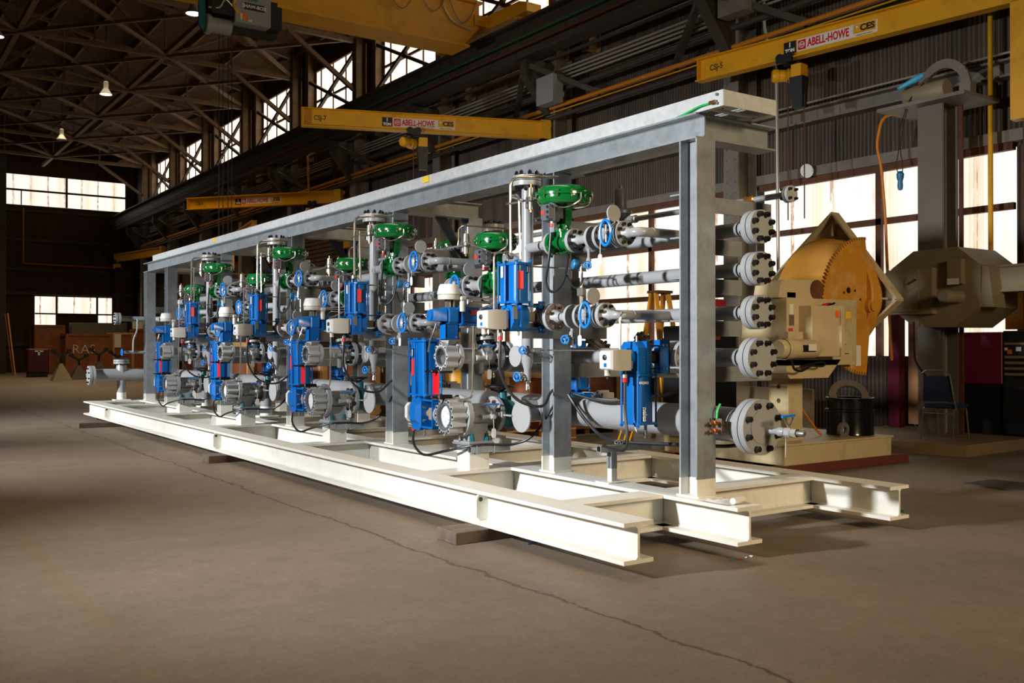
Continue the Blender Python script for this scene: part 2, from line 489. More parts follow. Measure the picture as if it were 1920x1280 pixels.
for a, b in ((7.4, 12.1), (12.5, 17.6), (18.0, 22.8), (23.2, 27.6)):
    mul = [9.62] if a < 8 else [(a+b)/2]
    window([(a, b, LOWZ[0], LOWZ[1], XW+.03, 'Y')],
           [(XW-.1, XW-.02, a, b, z-.05, z+.05) for z in (2.4, 3.44)] + [(XW-.1, XW-.02, q-.05, q+.05, LOWZ[0], LOWZ[1]) for q in mul]
           + [(XW-.12, XW-.02, a, b, LOWZ[1]-.06, LOWZ[1]+.1)])
for i in range(len(COLY)-1):
    a, b = COLY[i]+.75, COLY[i+1]-.45
    window([(a, b, UPZ[0], UPZ[1], XW+.03, 'Y')], pm='panel_high', bars=
           [(XW-.08, XW-.02, a, b, 10.1, 10.17), (XW-.1, XW-.02, a, b, UPZ[1]-.05, UPZ[1]+.08)] + [(XW-.06, XW-.02, a+(b-a)*k/4-.02, a+(b-a)*k/4+.02, UPZ[0], UPZ[1]) for k in (1, 2, 3)])
# far wall
m = MB()
F1 = (7.0, 13.37, 9.1, 10.75); F2 = (8.66, 12.66, 1.38, 4.15)
sheet(m, -22, 14, 0, F2[2], YF, 'X'); sheet(m, -22, F2[0], F2[2], F2[3], YF, 'X'); sheet(m, F2[1], 14, F2[2], F2[3], YF, 'X')
sheet(m, -22, 14, F2[3], F1[2], YF, 'X'); sheet(m, -22, F1[0], F1[2], F1[3], YF, 'X'); sheet(m, F1[1], 14, F1[2], F1[3], YF, 'X')
sheet(m, -22, 14, F1[3], 19, YF, 'X')
sheet(m, 9.75, 11.85, F2[2], 3.2, YF, 'X')
struct('wall_far', m, 'far_siding', 20)
window([(F1[0], F1[1], F1[2], F1[3], YF+.03, 'X')], [(F1[0], F1[1], YF-.1, YF-.02, 9.85, 9.95), (10.2, 10.3, YF-.1, YF-.02, F1[2], F1[3]), (7.95, 8.0, YF-.1, YF-.02, F1[2], 9.9)])
window([(F2[0], F2[1], 3.2, F2[3], YF+.03, 'X'), (F2[0], 9.75, F2[2], 3.2, YF+.03, 'X'), (11.85, F2[1], 2.3, 3.2, YF+.03, 'X')],
       [(F2[0], F2[1], YF-.1, YF-.02, 3.16, 3.24), (F2[0], 9.75, YF-.1, YF-.02, 2.2, 2.28), (9.7, 9.8, YF-.1, YF-.02, F2[2], F2[3]), (11.8, 11.9, YF-.1, YF-.02, 2.3, F2[3])])
m = MB()
for z in (1.5, 4.3, 5.6, 7.2, 8.8): m.box(-22, 14, YF-.2, YF-.02, z-.08, z+.08)
struct('trim_1', m, 'dark_steel')
# wall girts
m = MB()
for z, h in ((5.42, .26), (7.0, .14)): m.chan((XW-.02, -6, z), (XW-.02, YF, z), [(-.22, -h/2), (0, -h/2), (0, h/2), (-.22, h/2), (-.22, h/2-.03), (-.05, h/2-.03), (-.05, -h/2+.03), (-.22, -h/2+.03)], X_, Z_)
m.box(XW-.16, XW-.02, 7.2, 28, LOWZ[1]+.05, LOWZ[1]+.22)
struct('trim_2', m, 'col_steel')
# roof: deck and purlins
RP = lambda x: 12.15 + (14-x)*.2
m = MB()
m.add([(14.3, -14, RP(14.3)), (14.3, YF, RP(14.3)), (-8, YF, RP(-8)), (-8, -14, RP(-8)), (-22, -14, RP(6)), (-22, YF, RP(6))], [(0, 1, 2, 3), (3, 2, 5, 4)])
struct('ceiling', m, 'roof_sheet')
m = MB()
for i in range(15):
    x = 13.6 - i*1.45
    if x < -7: break
    m.beam((x, 14, RP(x)-.12), (x, YF-.1, RP(x)-.12), .09, .2)
struct('trim_3', m, 'truss')
# back and left walls stay out of sight; they keep the hall dim
m = MB(); sheet(m, -22, 16, 6.5, 18, -14, 'X', .6, .05); struct('wall_back', m, 'siding')
m = MB(); sheet(m, -14, YF, 7.5, 18, -22, 'Y', .6, .05); sheet(m, 30, YF, 0, 7.5, -22, 'Y', .6, .05); struct('wall_left', m, 'siding')

# building columns: each a built-up shape with its crane bracket
ORD = ['first', 'second', 'third', 'fourth', 'fifth', 'sixth', 'seventh', 'eighth', 'ninth']
for i, y in enumerate(COLY):
    k = len(COLY)-1-i
    c = thing('building_column', 'riveted steel wall column with crane bracket, %s from the far end wall' % ORD[k] if k < 9 else 'riveted steel wall column beside the big yellow post at right', 'column', (13.6, y, 0), 'wall columns')
    m = MB()
    m.ibeam((13.6, y, 0), (13.6, y, 8.0), .5, .36, .03, .02, X_)
    for z in range(1, 40):
        for dy in (-.1, .1): m.disc((13.345, y+dy, z*.2), X_, .016, .02, 6)
    m.build('lower_shaft', 'col_steel', c)
    m = MB(); m.ibeam((13.6, y, 8.0), (13.6, y, 12.2), .36, .3, .025, .018, X_); m.build('upper_shaft', 'truss', c)
    m = MB()
    m.prism([(-1.0, 7.85), (-.2, 7.85), (-.2, 6.7), (-.35, 6.7), (-1.0, 7.5)], (13.6, y+.12, 0), X_, Z_, .24)
    m.beam((12.7, y-.12, 7.7), (13.5, y-1.6, 6.9), .12, .12); m.beam((12.7, y+.12, 7.7), (13.5, y+1.6, 6.9), .12, .12)
    m.build('crane_bracket', 'dark_steel', c)
    m = MB(); m.ibeam((13.8, y-.95, 8.0), (13.8, y-.95, 12.2), .34, .26, .025, .018, X_); m.build('twin_shaft', 'truss', c)
# crane runway
m = MB(); m.ibeam((12.75, -4, 8.33), (12.75, YF-.5, 8.33), .86, .4, .04, .02)
m.box(12.71, 12.79, -4, YF-.5, 8.76, 8.87)
t = m.build('runway_beam', 'runway_steel'); t['kind'] = 'structure'
m = MB(); m.box(12.5, 12.53, -4, YF-.5, 8.31, 8.345)
one('conductor_rail', m, 'green_rail', 'long green conductor rail along the crane runway beam', 'rail')
m = MB(); m.box(12.5, 12.53, -4, YF-.5, 8.09, 8.13)
one('conductor_rail', m, 'timber_red', 'long dull red conductor rail under the green one on the runway', 'rail')
# roof trusses
for i, y in enumerate(COLY):
    if y < 22: continue
    k = len(COLY)-1-i
    t = thing('roof_truss', 'brown steel roof truss in the dark roof, %s from the far end wall' % ORD[k], 'truss', (5, y, 11.2), 'roof trusses')
    xs = [13.45 - j*2.24 for j in range(10)]
    zb = lambda x: 11.15 + max(0, (13.45-x))*.012
    m = MB(); m.beam((xs[0], y, zb(xs[0])), (xs[-1], y, zb(xs[-1])), .16, .14); m.build('bottom_chord', 'truss', t)
    m = MB(); m.beam((xs[0], y, RP(xs[0])-.35), (xs[-1], y, RP(xs[-1])-.35), .18, .14); m.build('top_chord', 'truss', t)
    m = MB()
    for j in range(9):
        a, b = xs[j], xs[j+1]
        if j % 2: m.beam((a, y, RP(a)-.35), (b, y, zb(b)), .09, .09)
        else: m.beam((a, y, zb(a)), (b, y, RP(b)-.35), .09, .09)
        m.beam((b, y, zb(b)), (b, y, RP(b)-.35), .07, .07)
    m.prism([(0, 0), (-1.5, .0), (-1.2, .3), (0, .75)], (13.45, y+.06, 11.1), X_, Z_, .12)
    m.build('web_bars', 'truss', t)
    m = MB(); m.beam((13.4, y, 9.6), (11.2, y, 11.1), .13, .13); m.build('knee_brace', 'truss', t)
ys = [y for y in COLY if y > 22]
m = MB()
for a, b in zip(ys[:-1], ys[1:]):
    for x0, x1 in ((13.4, 9.0), (9.0, 4.5), (4.5, 0)):
        m.beam((x0, a, 11.2), (x1, b, 11.22), .1, .1); m.beam((x1, a, 11.24), (x0, b, 11.26), .1, .1)
for x in (9.0, 4.5, 0): m.beam((x, 22, 11.3), (x, YF-.3, 11.3), .16, .16)
struct('trim_4', m, 'truss')
m = MB()
for a, b in zip(COLY[:-1], COLY[1:]):
    m.beam((13.75, a+.1, 9.0), (13.75, b-.1, 11.2), .1, .1); m.beam((13.72, b-.1, 9.0), (13.72, a+.1, 11.2), .1, .1)
struct('trim_5', m, 'dark_steel')
# ------------------------------------------------------------------ skid base (cream painted beams)
S = 2.89
BANK = ['nearest valve bank', 'second valve bank', 'third valve bank', 'farthest valve bank']
ZB, ZT = .092, .346
YA, YZ = 4.40, 20.2
sk = thing('skid_base', 'long cream painted steel skid of three parallel beams with cross beams, on timbers', 'skid', (5.3, 12, ZB))
for x0, x1 in ((3.852, 4.09), (4.837, 5.075), (6.5, 6.74)):
    m = MB(); m.ibeam(((x0+x1)/2, YA, (ZB+ZT)/2), ((x0+x1)/2, YZ, (ZB+ZT)/2), ZT-ZB, x1-x0, .026, .018)
    m.build('main_beam', 'cream', sk)
CB = [5.22] + [7.14+S*k for k in range(4)] + [18.5, 20.05]
for y in CB:
    for xa, xb in ((3.98, 4.95), (4.96, 6.61)):
        m = MB(); m.ibeam((xa+.01, y, (ZB+ZT)/2), (xb-.01, y, (ZB+ZT)/2), ZT-ZB-.004, .235, .024, .016)
        m.build('cross_beam', 'cream', sk)
for y in (6.062, 12.24, 18.4):
    m = MB()
    pts = [(0, .115), (0, .33), (-.03, .33), (-.118, .33), (-.118, .33)]
    prof = [(.11, .12), (.03, .12), (0, .15), (0, .27), (.008, .295), (.025, .312), (.045, .318), (.11, .318)]
    m.prism([(a, b) for a, b in prof], (3.86, y+.013, 0), X_, Z_, .026)
    lg = m.build('lifting_lug', 'cream', sk)
    m = MB(); m.disc((3.895, y, .275), Y_, .017, .03, 16); m.build('hole', 'dark_steel', lg)
# ------------------------------------------------------------------ galvanised rack
PY = [4.837, 6.489, 9.373, 12.258, 15.178, 18.25, 19.758]
rk = thing('pipe_rack', 'tall galvanised steel rack of posts and beams standing along the cream skid', 'rack', (5.0, 12, ZT))
def column(x, y, zt, base=.475):
    m = MB(); m.ibeam((x, y+.087, ZT), (x, y+.087, zt), .174, .182, .014, .011, Y_)
    c = m.build('post', 'galv', rk)
    m = MB(); m.ibeam((x, y+.087, ZT+.002), (x, y+.087, base), .177, .185, .016, .014, Y_)
    b = m.build('painted_foot', 'cream', c); b['label'] = 'cream painted foot of the post'
    m = MB(); m.box(x-.1, x+.1, y-.02, y+.195, ZT, ZT+.012); m.build('base_plate', 'cream', c)
for y in PY: column(5.0, y, 2.868)
for y in PY[2:]: column(5.965, y, 2.868)
m = MB(); m.ibeam((5.0, 4.847, 2.957), (5.0, 19.98, 2.957), .18, .182, .014, .011); m.build('top_beam', 'galv', rk)
for y in PY:
    xe = 5.747 if y < 5 else (5.25 if y < 7 else 6.06)
    m = MB(); m.ibeam((5.005, y+.095, 2.957), (xe, y+.095, 2.957), .178, .172, .012, .011); m.build('cross_beam', 'galv', rk)
HZ = dict(a=2.243, b=1.952, c=1.646, d=1.326, e=.843)
HR = dict(a=.051, b=.051, c=.051, d=.066, e=.125)
XH = 5.28
def angle(x0, x1, y, zt, side):                    # support arm: angle bar with its level leg on top
    m = MB(); t = .012; L = .115
    if side > 0: pts = [(0, 0), (L, 0), (L, -t), (t, -t), (t, -L), (0, -L)]
    else: pts = [(0, 0), (-L, 0), (-L, -t), (-t, -t), (-t, -L), (0, -L)]
    m.chan((x0, y, zt), (x1, y, zt), pts, Y_, Z_)
    m.build('support_arm', 'galv', rk)
for i, y in enumerate(PY):
    back = i == 0
    ya = y+.176 if back else y-.002
    for h in 'abcd':
        x0, x1 = 4.93, 5.56
        if h == 'd': x1 = 5.89
        if h == 'c' and 0 < i < 5: x0, x1 = 4.52, 5.36
        if not back and h != 'd': x1 = 5.40
        zt = HZ[h]-HR[h]
        if back: angle(x0, x1, ya, zt, 1)
        else:
            m = MB(); m.chan((x0, y-.1 if h == 'c' and i < 5 else y+.178, zt), (x1, y-.1 if h == 'c' and i < 5 else y+.178, zt), [(0, 0), (.096, 0), (.096, -.012), (.012, -.012), (.012, -.125), (0, -.125)], Y_, Z_)
            m.build('support_arm', 'galv', rk)
    if i < 6: angle(4.93, 5.89, ya if back else y+.176, 2.50, 1)
for y in (8.7, 15.6):
    m = MB(); m.box(4.925, 4.938, y-.06, y+.06, 3.09, 3.15); m.build('paper_tag', 'sticker_yellow', rk)
# cable tray on the rack
tr = thing('cable_tray', 'pale galvanised cable tray lying along the top of the rack', 'cable tray', (5.2, 12, 3.05))
Y0t, Y1t = 4.62, 19.4
for x, s in ((4.94, 1), (5.48, -1)):
    m = MB(); t = .006
    m.chan((x, Y0t, 3.05), (x, Y1t, 3.05), [(0, 0), (.05*s, 0), (.05*s, t), (t*s, t), (t*s, .112-t), (.03*s, .112-t), (.03*s, .112), (0, .112)], X_, Z_)
    for yj in (8.3, 11.9, 15.5):
        m.box(x-.004, x+.004, yj-.16, yj+.16, 3.06, 3.155)
    m.build('side_rail', 'galv_bright', tr)
m = MB(); m.box(4.945, 5.475, Y0t-.002, Y0t+.005, 3.052, 3.16); m.build('end_plate', 'galv_bright', tr)
for k in range(50):
    y = Y0t+.15+k*.3
    if y > Y1t: break
    m = MB(); m.box(4.95, 5.47, y, y+.04, 3.06, 3.075); m.build('rung', 'galv_bright', tr)
m = MB()
for z in (3.075, 3.135): m.hexes((4.934, Y0t+.05, z), -X_, 0, 1, .011, .01, 0)
m.build('bolts', 'dull_steel', tr)
m = MB(); m.tube([(4.93, 4.73, 3.085), (4.925, 4.82, 3.085), (4.92, 4.96, 3.055), (4.93, 5.05, 3.05)], .008, 8, .06)
m.m = 1; m.disc((4.92, 4.70, 3.085), Y_, .014, .05, 8)
m.build('earth_wire', ['green_wire', 'brass'], tr)

# ------------------------------------------------------------------ header pipes with blind flanges at the near end
def flange(parent, c, ax, R, t=.04, n=8, rp=0, hub=0, bolt='bolt', side=1, name='flange', mt='grey_flange', rb=.017, bh=.025, bc=.76, both=False):
    c = V(c); a = V(ax).normalized()
    m = MB(); m.disc(c, a, R, t, 36)
    if hub:
        s_ = 1 if hub > 0 else -1
        m.lathe(c + a*s_*t/2, a*s_, [(R*.58, 0), (R*.5, .012), (rp*1.02, abs(hub)), (rp, abs(hub)+.01)], 28)
    f = m.build(name, mt, parent)
    if n:
        for q in ((1,) if side > 0 else (-1,)) if not both else (1, -1):
            a_, u_, w_ = frame(a*q)
            for i in range(n):
                th = 2*PI*i/n + PI/n
                m = MB(); m.hexes(c + a*q*t/2 + (u_*math.cos(th) + w_*math.sin(th))*R*bc, a*q, 0, 1, rb, bh, 0)
                b = m.build('bolt', bolt, f)
                if bolt == 'rust_bolt': b['label'] = 'rusty bolt'
    return f
FR = dict(a=.119, b=.119, c=.119, d=.146, e=.196)
WH = dict(a='topmost', b='second from the top', c='third from the top', d='fourth from the top', e='thickest and lowest')
for h in 'abcde':
    z, r, R = HZ[h], HR[h], FR[h]
    t = .046 if h != 'e' else .05
    hp = thing('header_pipe', 'long grey header pipe with bolted end flange, %s behind the near post' % WH[h], 'pipe', (XH, 12, z-r), 'header pipes')
    ye = 4.575
    yend = dict(a=19.4, b=20.2, c=19.5, d=19.5, e=20.1)[h]
    m = MB()
    if h in 'be':
        xe = 4.5 if h == 'b' else 3.98
        m.tube([(XH, ye+.2, z), (XH, yend, z), (xe, yend, z)], r, 28, .3, 8)
    else:
        m.cyl((XH, ye+.2, z), (XH, yend, z), r, n=28)
        m.sphere((XH, yend, z), r, 20, 10)
    if h == 'e':
        m.cyl((4.53, yend, z), (4.53, yend, z+.22), r, .09)
    m.build('pipe', 'grey_paint', hp)
    flange(hp, (XH, ye+t*1.65, z), -Y_, R, t, 8, r, -.075, side=-1, rb=.019)
    m = MB(); m.disc((XH, ye+t*1.08, z), Y_, R*.8, t*.25, 24); m.build('gasket', 'gasket', hp)
    b = flange(hp, (XH, ye+t/2, z), -Y_, R, t, 8, rb=.021 if h != 'e' else .023, bh=.034, name='blind_flange', bc=.77 if h != 'e' else .82)
    if h == 'e':
        m = MB(); m.lathe((XH, ye, z), -Y_, [(.118, 0), (.118, .004), (.112, .005), (0, .005)], 32); m.build('raised_face', 'grey_flange', b)
        flange(hp, (4.0, yend, z), -X_, R*.95, t, 8); flange(hp, (3.94, yend, z), -X_, R*.95, t, 8, name='blind_flange')
        flange(hp, (4.53, yend, z+.24), Z_, .15, .035, 8, both=True); flange(hp, (4.53, yend, z+.285), Z_, .15, .035, 8, name='blind_flange')
    if h == 'b':
        flange(hp, (4.5, yend, z), -X_, R, t, 8); flange(hp, (4.44, yend, z), -X_, R, t, 8, name='blind_flange')
# drain valve on the big blind flange
dv = thing('ball_valve', 'small grey ball valve with blue lever on the lowest blind flange', 'valve', (XH+.02, 4.45, .84))
c = V((XH+.05, 4.57, HZ['e']-.025))
m = MB(); m.lathe(c, -Y_, [(.034, 0), (.026, .03), (.022, .07), (.024, .09), (.033, .1), (.033, .13), (.026, .15)], 16); m.build('nipple', 'grey_flange', dv)
m = MB(); m.rbox((c.x, c.y-.18, c.z), (.06, .07, .062), .014); m.lathe(c-Y_*.21, -Y_, [(.028, 0), (.03, .04), (.03, .045)], 6); m.build('body', 'cast_grey', dv)
m = MB(); m.lathe(c-Y_*.255, -Y_, [(.02, 0), (.021, .05), (.015, .062), (0, .064)], 16); m.build('plug', 'dull_steel', dv)
m = MB(); m.cyl(c+V((0, -.18, .03)), c+V((0, -.18, .055)), .012)
for s_ in (-1, 1): m.beam(c+V((s_*.012, -.18, .05)), c+V((s_*.045, -.18, .1)), .006, .014, Y_)
m.build('stem', 'steel', dv)
m = MB(); m.beam(c+V((-.065, -.18, .107)), c+V((.065, -.18, .115)), .016, .016); m.build('lever', 'blue_wheel', dv)
m = MB(); m.tube([c+V((0, -.16, 0)), c+V((-.01, -.165, -.1)), c+V((-.012, -.165, -.17))], .004, 6); m.build('wire_seal', 'conduit', dv)
# pipe stands under the big header
for k in range(5):
    y = 8.42+S*k if k < 4 else 20.1
    x = XH if k < 4 else 4.53
    ps = thing('pipe_stand', ('grey pipe stand with cream foot under the lowest header, %s from the near end' % ORD[k]) if k < 4 else 'grey pipe stand with cream foot under the tee at the far skid end', 'pipe stand', (x, y, ZT), 'pipe stands')
    m = MB(); m.cyl((x, y, ZT+.012), (x, y, HZ['e']-.09), .085, n=24); m.build('stanchion', 'grey_paint', ps)
    m = MB(); m.cyl((x, y, ZT+.005), (x, y, .5), .088, n=24); m.box(x-.15, x+.15, y-.13, y+.13, ZT, ZT+.02); m.build('foot', 'cream', ps)
    if k < 4:
        m = MB(); m.ibeam((4.96, y, .22), (6.61, y, .22), .25, .235, .024, .016); m.build('cross_beam', 'cream', sk)
# slim galvanised air pipe along the top
ap = thing('air_pipe', 'slim galvanised air pipe with threaded fittings and small end flange along the rack', 'pipe', (5.75, 10, 2.5))
x, z = 5.75, 2.53
m = MB(); m.cyl((x, 4.76, z), (x, 18, z), .023, n=14); m.build('pipe', 'galv', ap)
for y in (5.05, 5.5, 6.4, 7.2, 8.8, 9.5, 12.2, 15):
    m = MB(); m.lathe((x, y, z), Y_, [(.024, 0), (.036, .005), (.036, .03), (.03, .035), (.03, .06), (.036, .065), (.036, .09), (.024, .095)], 12); m.build('fitting', 'brass' if y < 6 else 'galv', ap)
flange(ap, (x, 4.74, z), -Y_, .062, .022, 4, side=-1, rb=.012); flange(ap, (x, 4.71, z), -Y_, .062, .022, 4, rb=.012, bh=.022, name='blind_flange')

# lug clamp with copper bolts on the near post
gl = thing('earth_clamp', 'small earth clamp with copper bolts and cut green wire on the near post', 'clamp', (5.05, 4.82, .85))
m = MB(); m.box(5.035, 5.075, 4.828, 4.837, .79, .90); m.box(5.07, 5.075, 4.76, 4.835, .79, .90); m.build('plate', 'dull_steel', gl)
for z in (.815, .87):
    m = MB(); m.lathe((5.035, 4.785, z), X_, [(0, -.05), (.011, -.05), (.011, -.02), (.02, -.018), (.02, .0), (.012, .002), (.012, .05), (.02, .052), (.02, .068), (0, .07)], 8); m.build('bolt', 'copper', gl)
m = MB(); m.tube([(5.065, 4.80, .9), (5.07, 4.80, .96), (5.1, 4.80, 1.0)], .008, 8, .04); m.build('green_wire', 'green_wire', gl)
m = MB(); m.tube([(5.09, 4.80, .87), (5.16, 4.81, .84), (5.2, 4.82, .9)], .005, 6, .05); m.tube([(5.09, 4.80, .86), (5.17, 4.81, .82), (5.19, 4.83, .79)], .005, 6, .05); m.build('yellow_wire', 'yellow_wire', gl)
# bag left on the skid
bg = thing('plastic_bag', 'crumpled clear plastic bag with a white roll on the skid beam end', 'bag', (4.97, 4.6, ZT))
m = MB(); rr = random.Random(3)
g = [[(4.85+i*.03, 4.5+j*.04, ZT+.004+rr.random()*.022*(0 if i in (0, 7) or j in (0, 6) else 1)) for j in range(7)] for i in range(8)]
vs = [p for r_ in g for p in r_]
m.add(vs, [(i*7+j, i*7+j+1, (i+1)*7+j+1, (i+1)*7+j) for i in range(7) for j in range(6)])
m.build('film', 'clear_bag', bg, 20)
m = MB(); m.cyl((4.9, 4.50, ZT+.026), (5.04, 4.53, ZT+.026), .022, .018); m.build('roll', 'white', bg)
# timbers under the skid
for i, (y0, n, xl) in enumerate(((5.87, 2, 3.57), (11.65, 2, 3.62), (17.9, 1, 3.34))):
    for k in range(n):
        m = MB(); m.rbox(((xl+7.0)/2+.01*k, y0+.07+k*.142, .045), (7.0-xl, .138, .09), .005)
        lab = {(0, 0): 'grey weathered timber under the near end of the skid, camera side of the pair', (0, 1): 'grey weathered timber under the near end of the skid, far side of the pair',
               (1, 0): 'weathered timber under the middle of the skid, nearer of the pair', (1, 1): 'weathered timber under the middle of the skid, farther of the pair', (2, 0): 'single weathered timber under the far end of the skid'}[(i, k)]
        one('timber_block', m, 'wood', lab, 'timber', 'skid timbers')
# cable stand near the first post
cs = thing('cable_stand', 'small grey strut stand with cream foot carrying cable beside the near post', 'stand', (4.95, 5.8, ZT))
def strut(mb, p0, p1, w=.05):
    mb.beam(p0, p1, w, w)
m = MB(); m.box(4.85, 5.05, 5.72, 5.88, ZT, ZT+.01); m.box(4.93, 4.985, 5.775, 5.825, ZT, .455); m.build('foot', 'cream', cs)
m = MB(); m.box(4.925, 4.98, 5.77, 5.795, .455, .585); m.box(4.925, 4.98, 5.805, 5.83, .455, .585); m.build('upright', 'galv', cs)
m = MB(); m.chan((4.82, 5.8, .61), (5.35, 5.8, .61), [(-.025, -.025), (.025, -.025), (.025, .025), (.008, .025), (.008, .02), (.02, .02), (.02, -.02), (-.02, -.02), (-.02, .02), (-.008, .02), (-.008, .025), (-.025, .025)], Y_, Z_); m.build('strut', 'galv', cs)
m = MB()
for q in (5.0, 5.05): m.torus((q, 5.8, .655), X_, .018, .004, 12, 5)
m.build('cable_clips', 'steel', cs)
# ------------------------------------------------------------------ one valve bank, then three copies along the skid
MODULE = []
R2, F2R = .035, .095                               # thin line pipe and flange radii
XT = 4.74

def lobed(n=48, R=.06, amp=.16, ph=0):             # barrel section with four ribs
    return [((R*(1+amp*(abs(math.sin(2*(2*PI*i/n)+ph))**1.5)))*math.cos(2*PI*i/n), (R*(1+amp*(abs(math.sin(2*(2*PI*i/n)+ph))**1.5)))*math.sin(2*PI*i/n)) for i in range(n)]

def handwheel(c, ax, R, parent, spokes=3, r=.011, mt='blue_wheel', depth=.03):
    a, u, w_ = frame(ax); c = V(c)
    m = MB(); m.torus(c, a, R, r, 28, 8)
    for i in range(spokes):
        t = 2*PI*i/spokes+.5
        m.cyl(c - a*depth, c + (u*math.cos(t)+w_*math.sin(t))*R, r*.6, n=8)
    m.lathe(c-a*depth, a, [(0, -.012), (r*1.5, -.01), (r*1.5, .012), (0, .014)], 10)
    return m.build('handwheel', mt, parent)

def gate_valve(y, z, lab, x=XT, sgn=-1):           # flow along y, handwheel towards the camera side
    t = thing('gate_valve', lab, 'valve', (x, y, z-.1))
    m = MB(); m.lathe((x, y, z), Y_, [(.045, -.08), (.05, -.04), (.056, 0), (.05, .04), (.045, .08)], 20)
    m.rbox((x-.06, y, z), (.1, .075, .1), .02); m.build('body', 'cast_grey', t)
    for s_ in (-1, 1):
        flange(t, (x, y+s_*.098, z), Y_*s_, F2R, .03, 8, side=-1, rb=.013, bh=.022)
    m = MB(); q = V((x, y, z)); a = V((-.79, -.61, 0)); m.cyl(q+a*.05, q+a*.11, .034, .026, 14); m.cyl(q+a*.1, q+a*.2, .011, n=8); m.rbox(q+a*.1, (.05, .05, .06), .01); m.build('bonnet', 'dull_steel', t)
    a = V((-.79, -.61, 0)); c = V((x, y, z)) + a*.19; u = V((.61, -.79, 0))
    m = MB(); m.tube([c + u*.04*math.cos(2*PI*i/32) + Z_*.092*math.sin(2*PI*i/32) for i in range(32)], .0115, 8, closed=True)
    m.cyl(c-a*.02-Z_*.085, c-a*.02+Z_*.085, .007, n=8); m.build('oval_handle', 'blue_wheel', t)
    m = MB(); m.cyl((x-.12, y-.02, z-.04), (x-.13, y-.03, z-.15), .0025, n=5)
    m.hull([(x-.132+a, y-.03+b, z-.15-c_) for a in (0, .003) for b, c_ in ((-.022, .012), (-.012, 0), (.012, 0), (.022, .012), (.022, .07), (.012, .082), (-.012, .082), (-.022, .07))])
    m.build('tag', 'white', t)
    return t

def spectacle(c, ax, up, R, off, lab, ring=True):
    c = V(c); ax = V(ax); up = V(up)
    m = MB(); m.disc(c+up*off, ax, R, .014, 32)
    m.beam(c+up*.02, c+up*(off-R*.9), .05, .012, ax.cross(up).cross(up) if False else ax.cross(up))
    m.disc(c, ax, R*.98, .012, 32)
    return one('spectacle_blind', m, 'cast_grey', lab, 'pipe blind')

def elbow_spool(y_face, y_run, z, lab, x=XT, sgn=-1):
    """flange, elbow and run going back to the header at XH"""
    t = thing('pipe_elbow', lab, 'pipe', (x, y_run, z-.1))
    flange(t, (x, y_face-sgn*.02, z), Y_*sgn, F2R, .036, 8, R2, .05, rb=.014, bh=.026)
    flange(t, (x, y_face-sgn*.062, z), Y_*sgn, F2R, .02, 0, name='backing_flange')
    m = MB(); m.tube([(x, y_face, z), (x, y_run, z), (XH, y_run, z)], R2, 20, .11, 8); m.build('pipe', 'grey_paint', t)
    m = MB(); m.torus((x+.125, y_run, z), X_, R2, .003, 20, 6); m.torus((x, y_run-sgn*.125, z), Y_, R2, .003, 20, 6); m.build('weld_beads', 'grey_flange', t)
    return t

def small_valve(c, ax, lab, r=.03, stem=.05, parent=None):
    """needle valve: block, stem and round blue handle facing along ax"""
    c = V(c); a = V(ax).normalized()
    t = thing('needle_valve', lab, 'valve', c)
    m = MB(); m.rbox(c, (.034, .034, .04), .006); m.cyl(c-Z_*.035, c+Z_*.04, .011, n=10); m.cyl(c, c+a*stem, .009, n=8); m.lathe(c+a*.02, a, [(.014, 0), (.014, .014), (0, .014)], 6)
    m.build('body', 'steel', t)
    handwheel(c+a*(stem+.012), a, r, t, 3, r*.22, depth=.004)
    return t

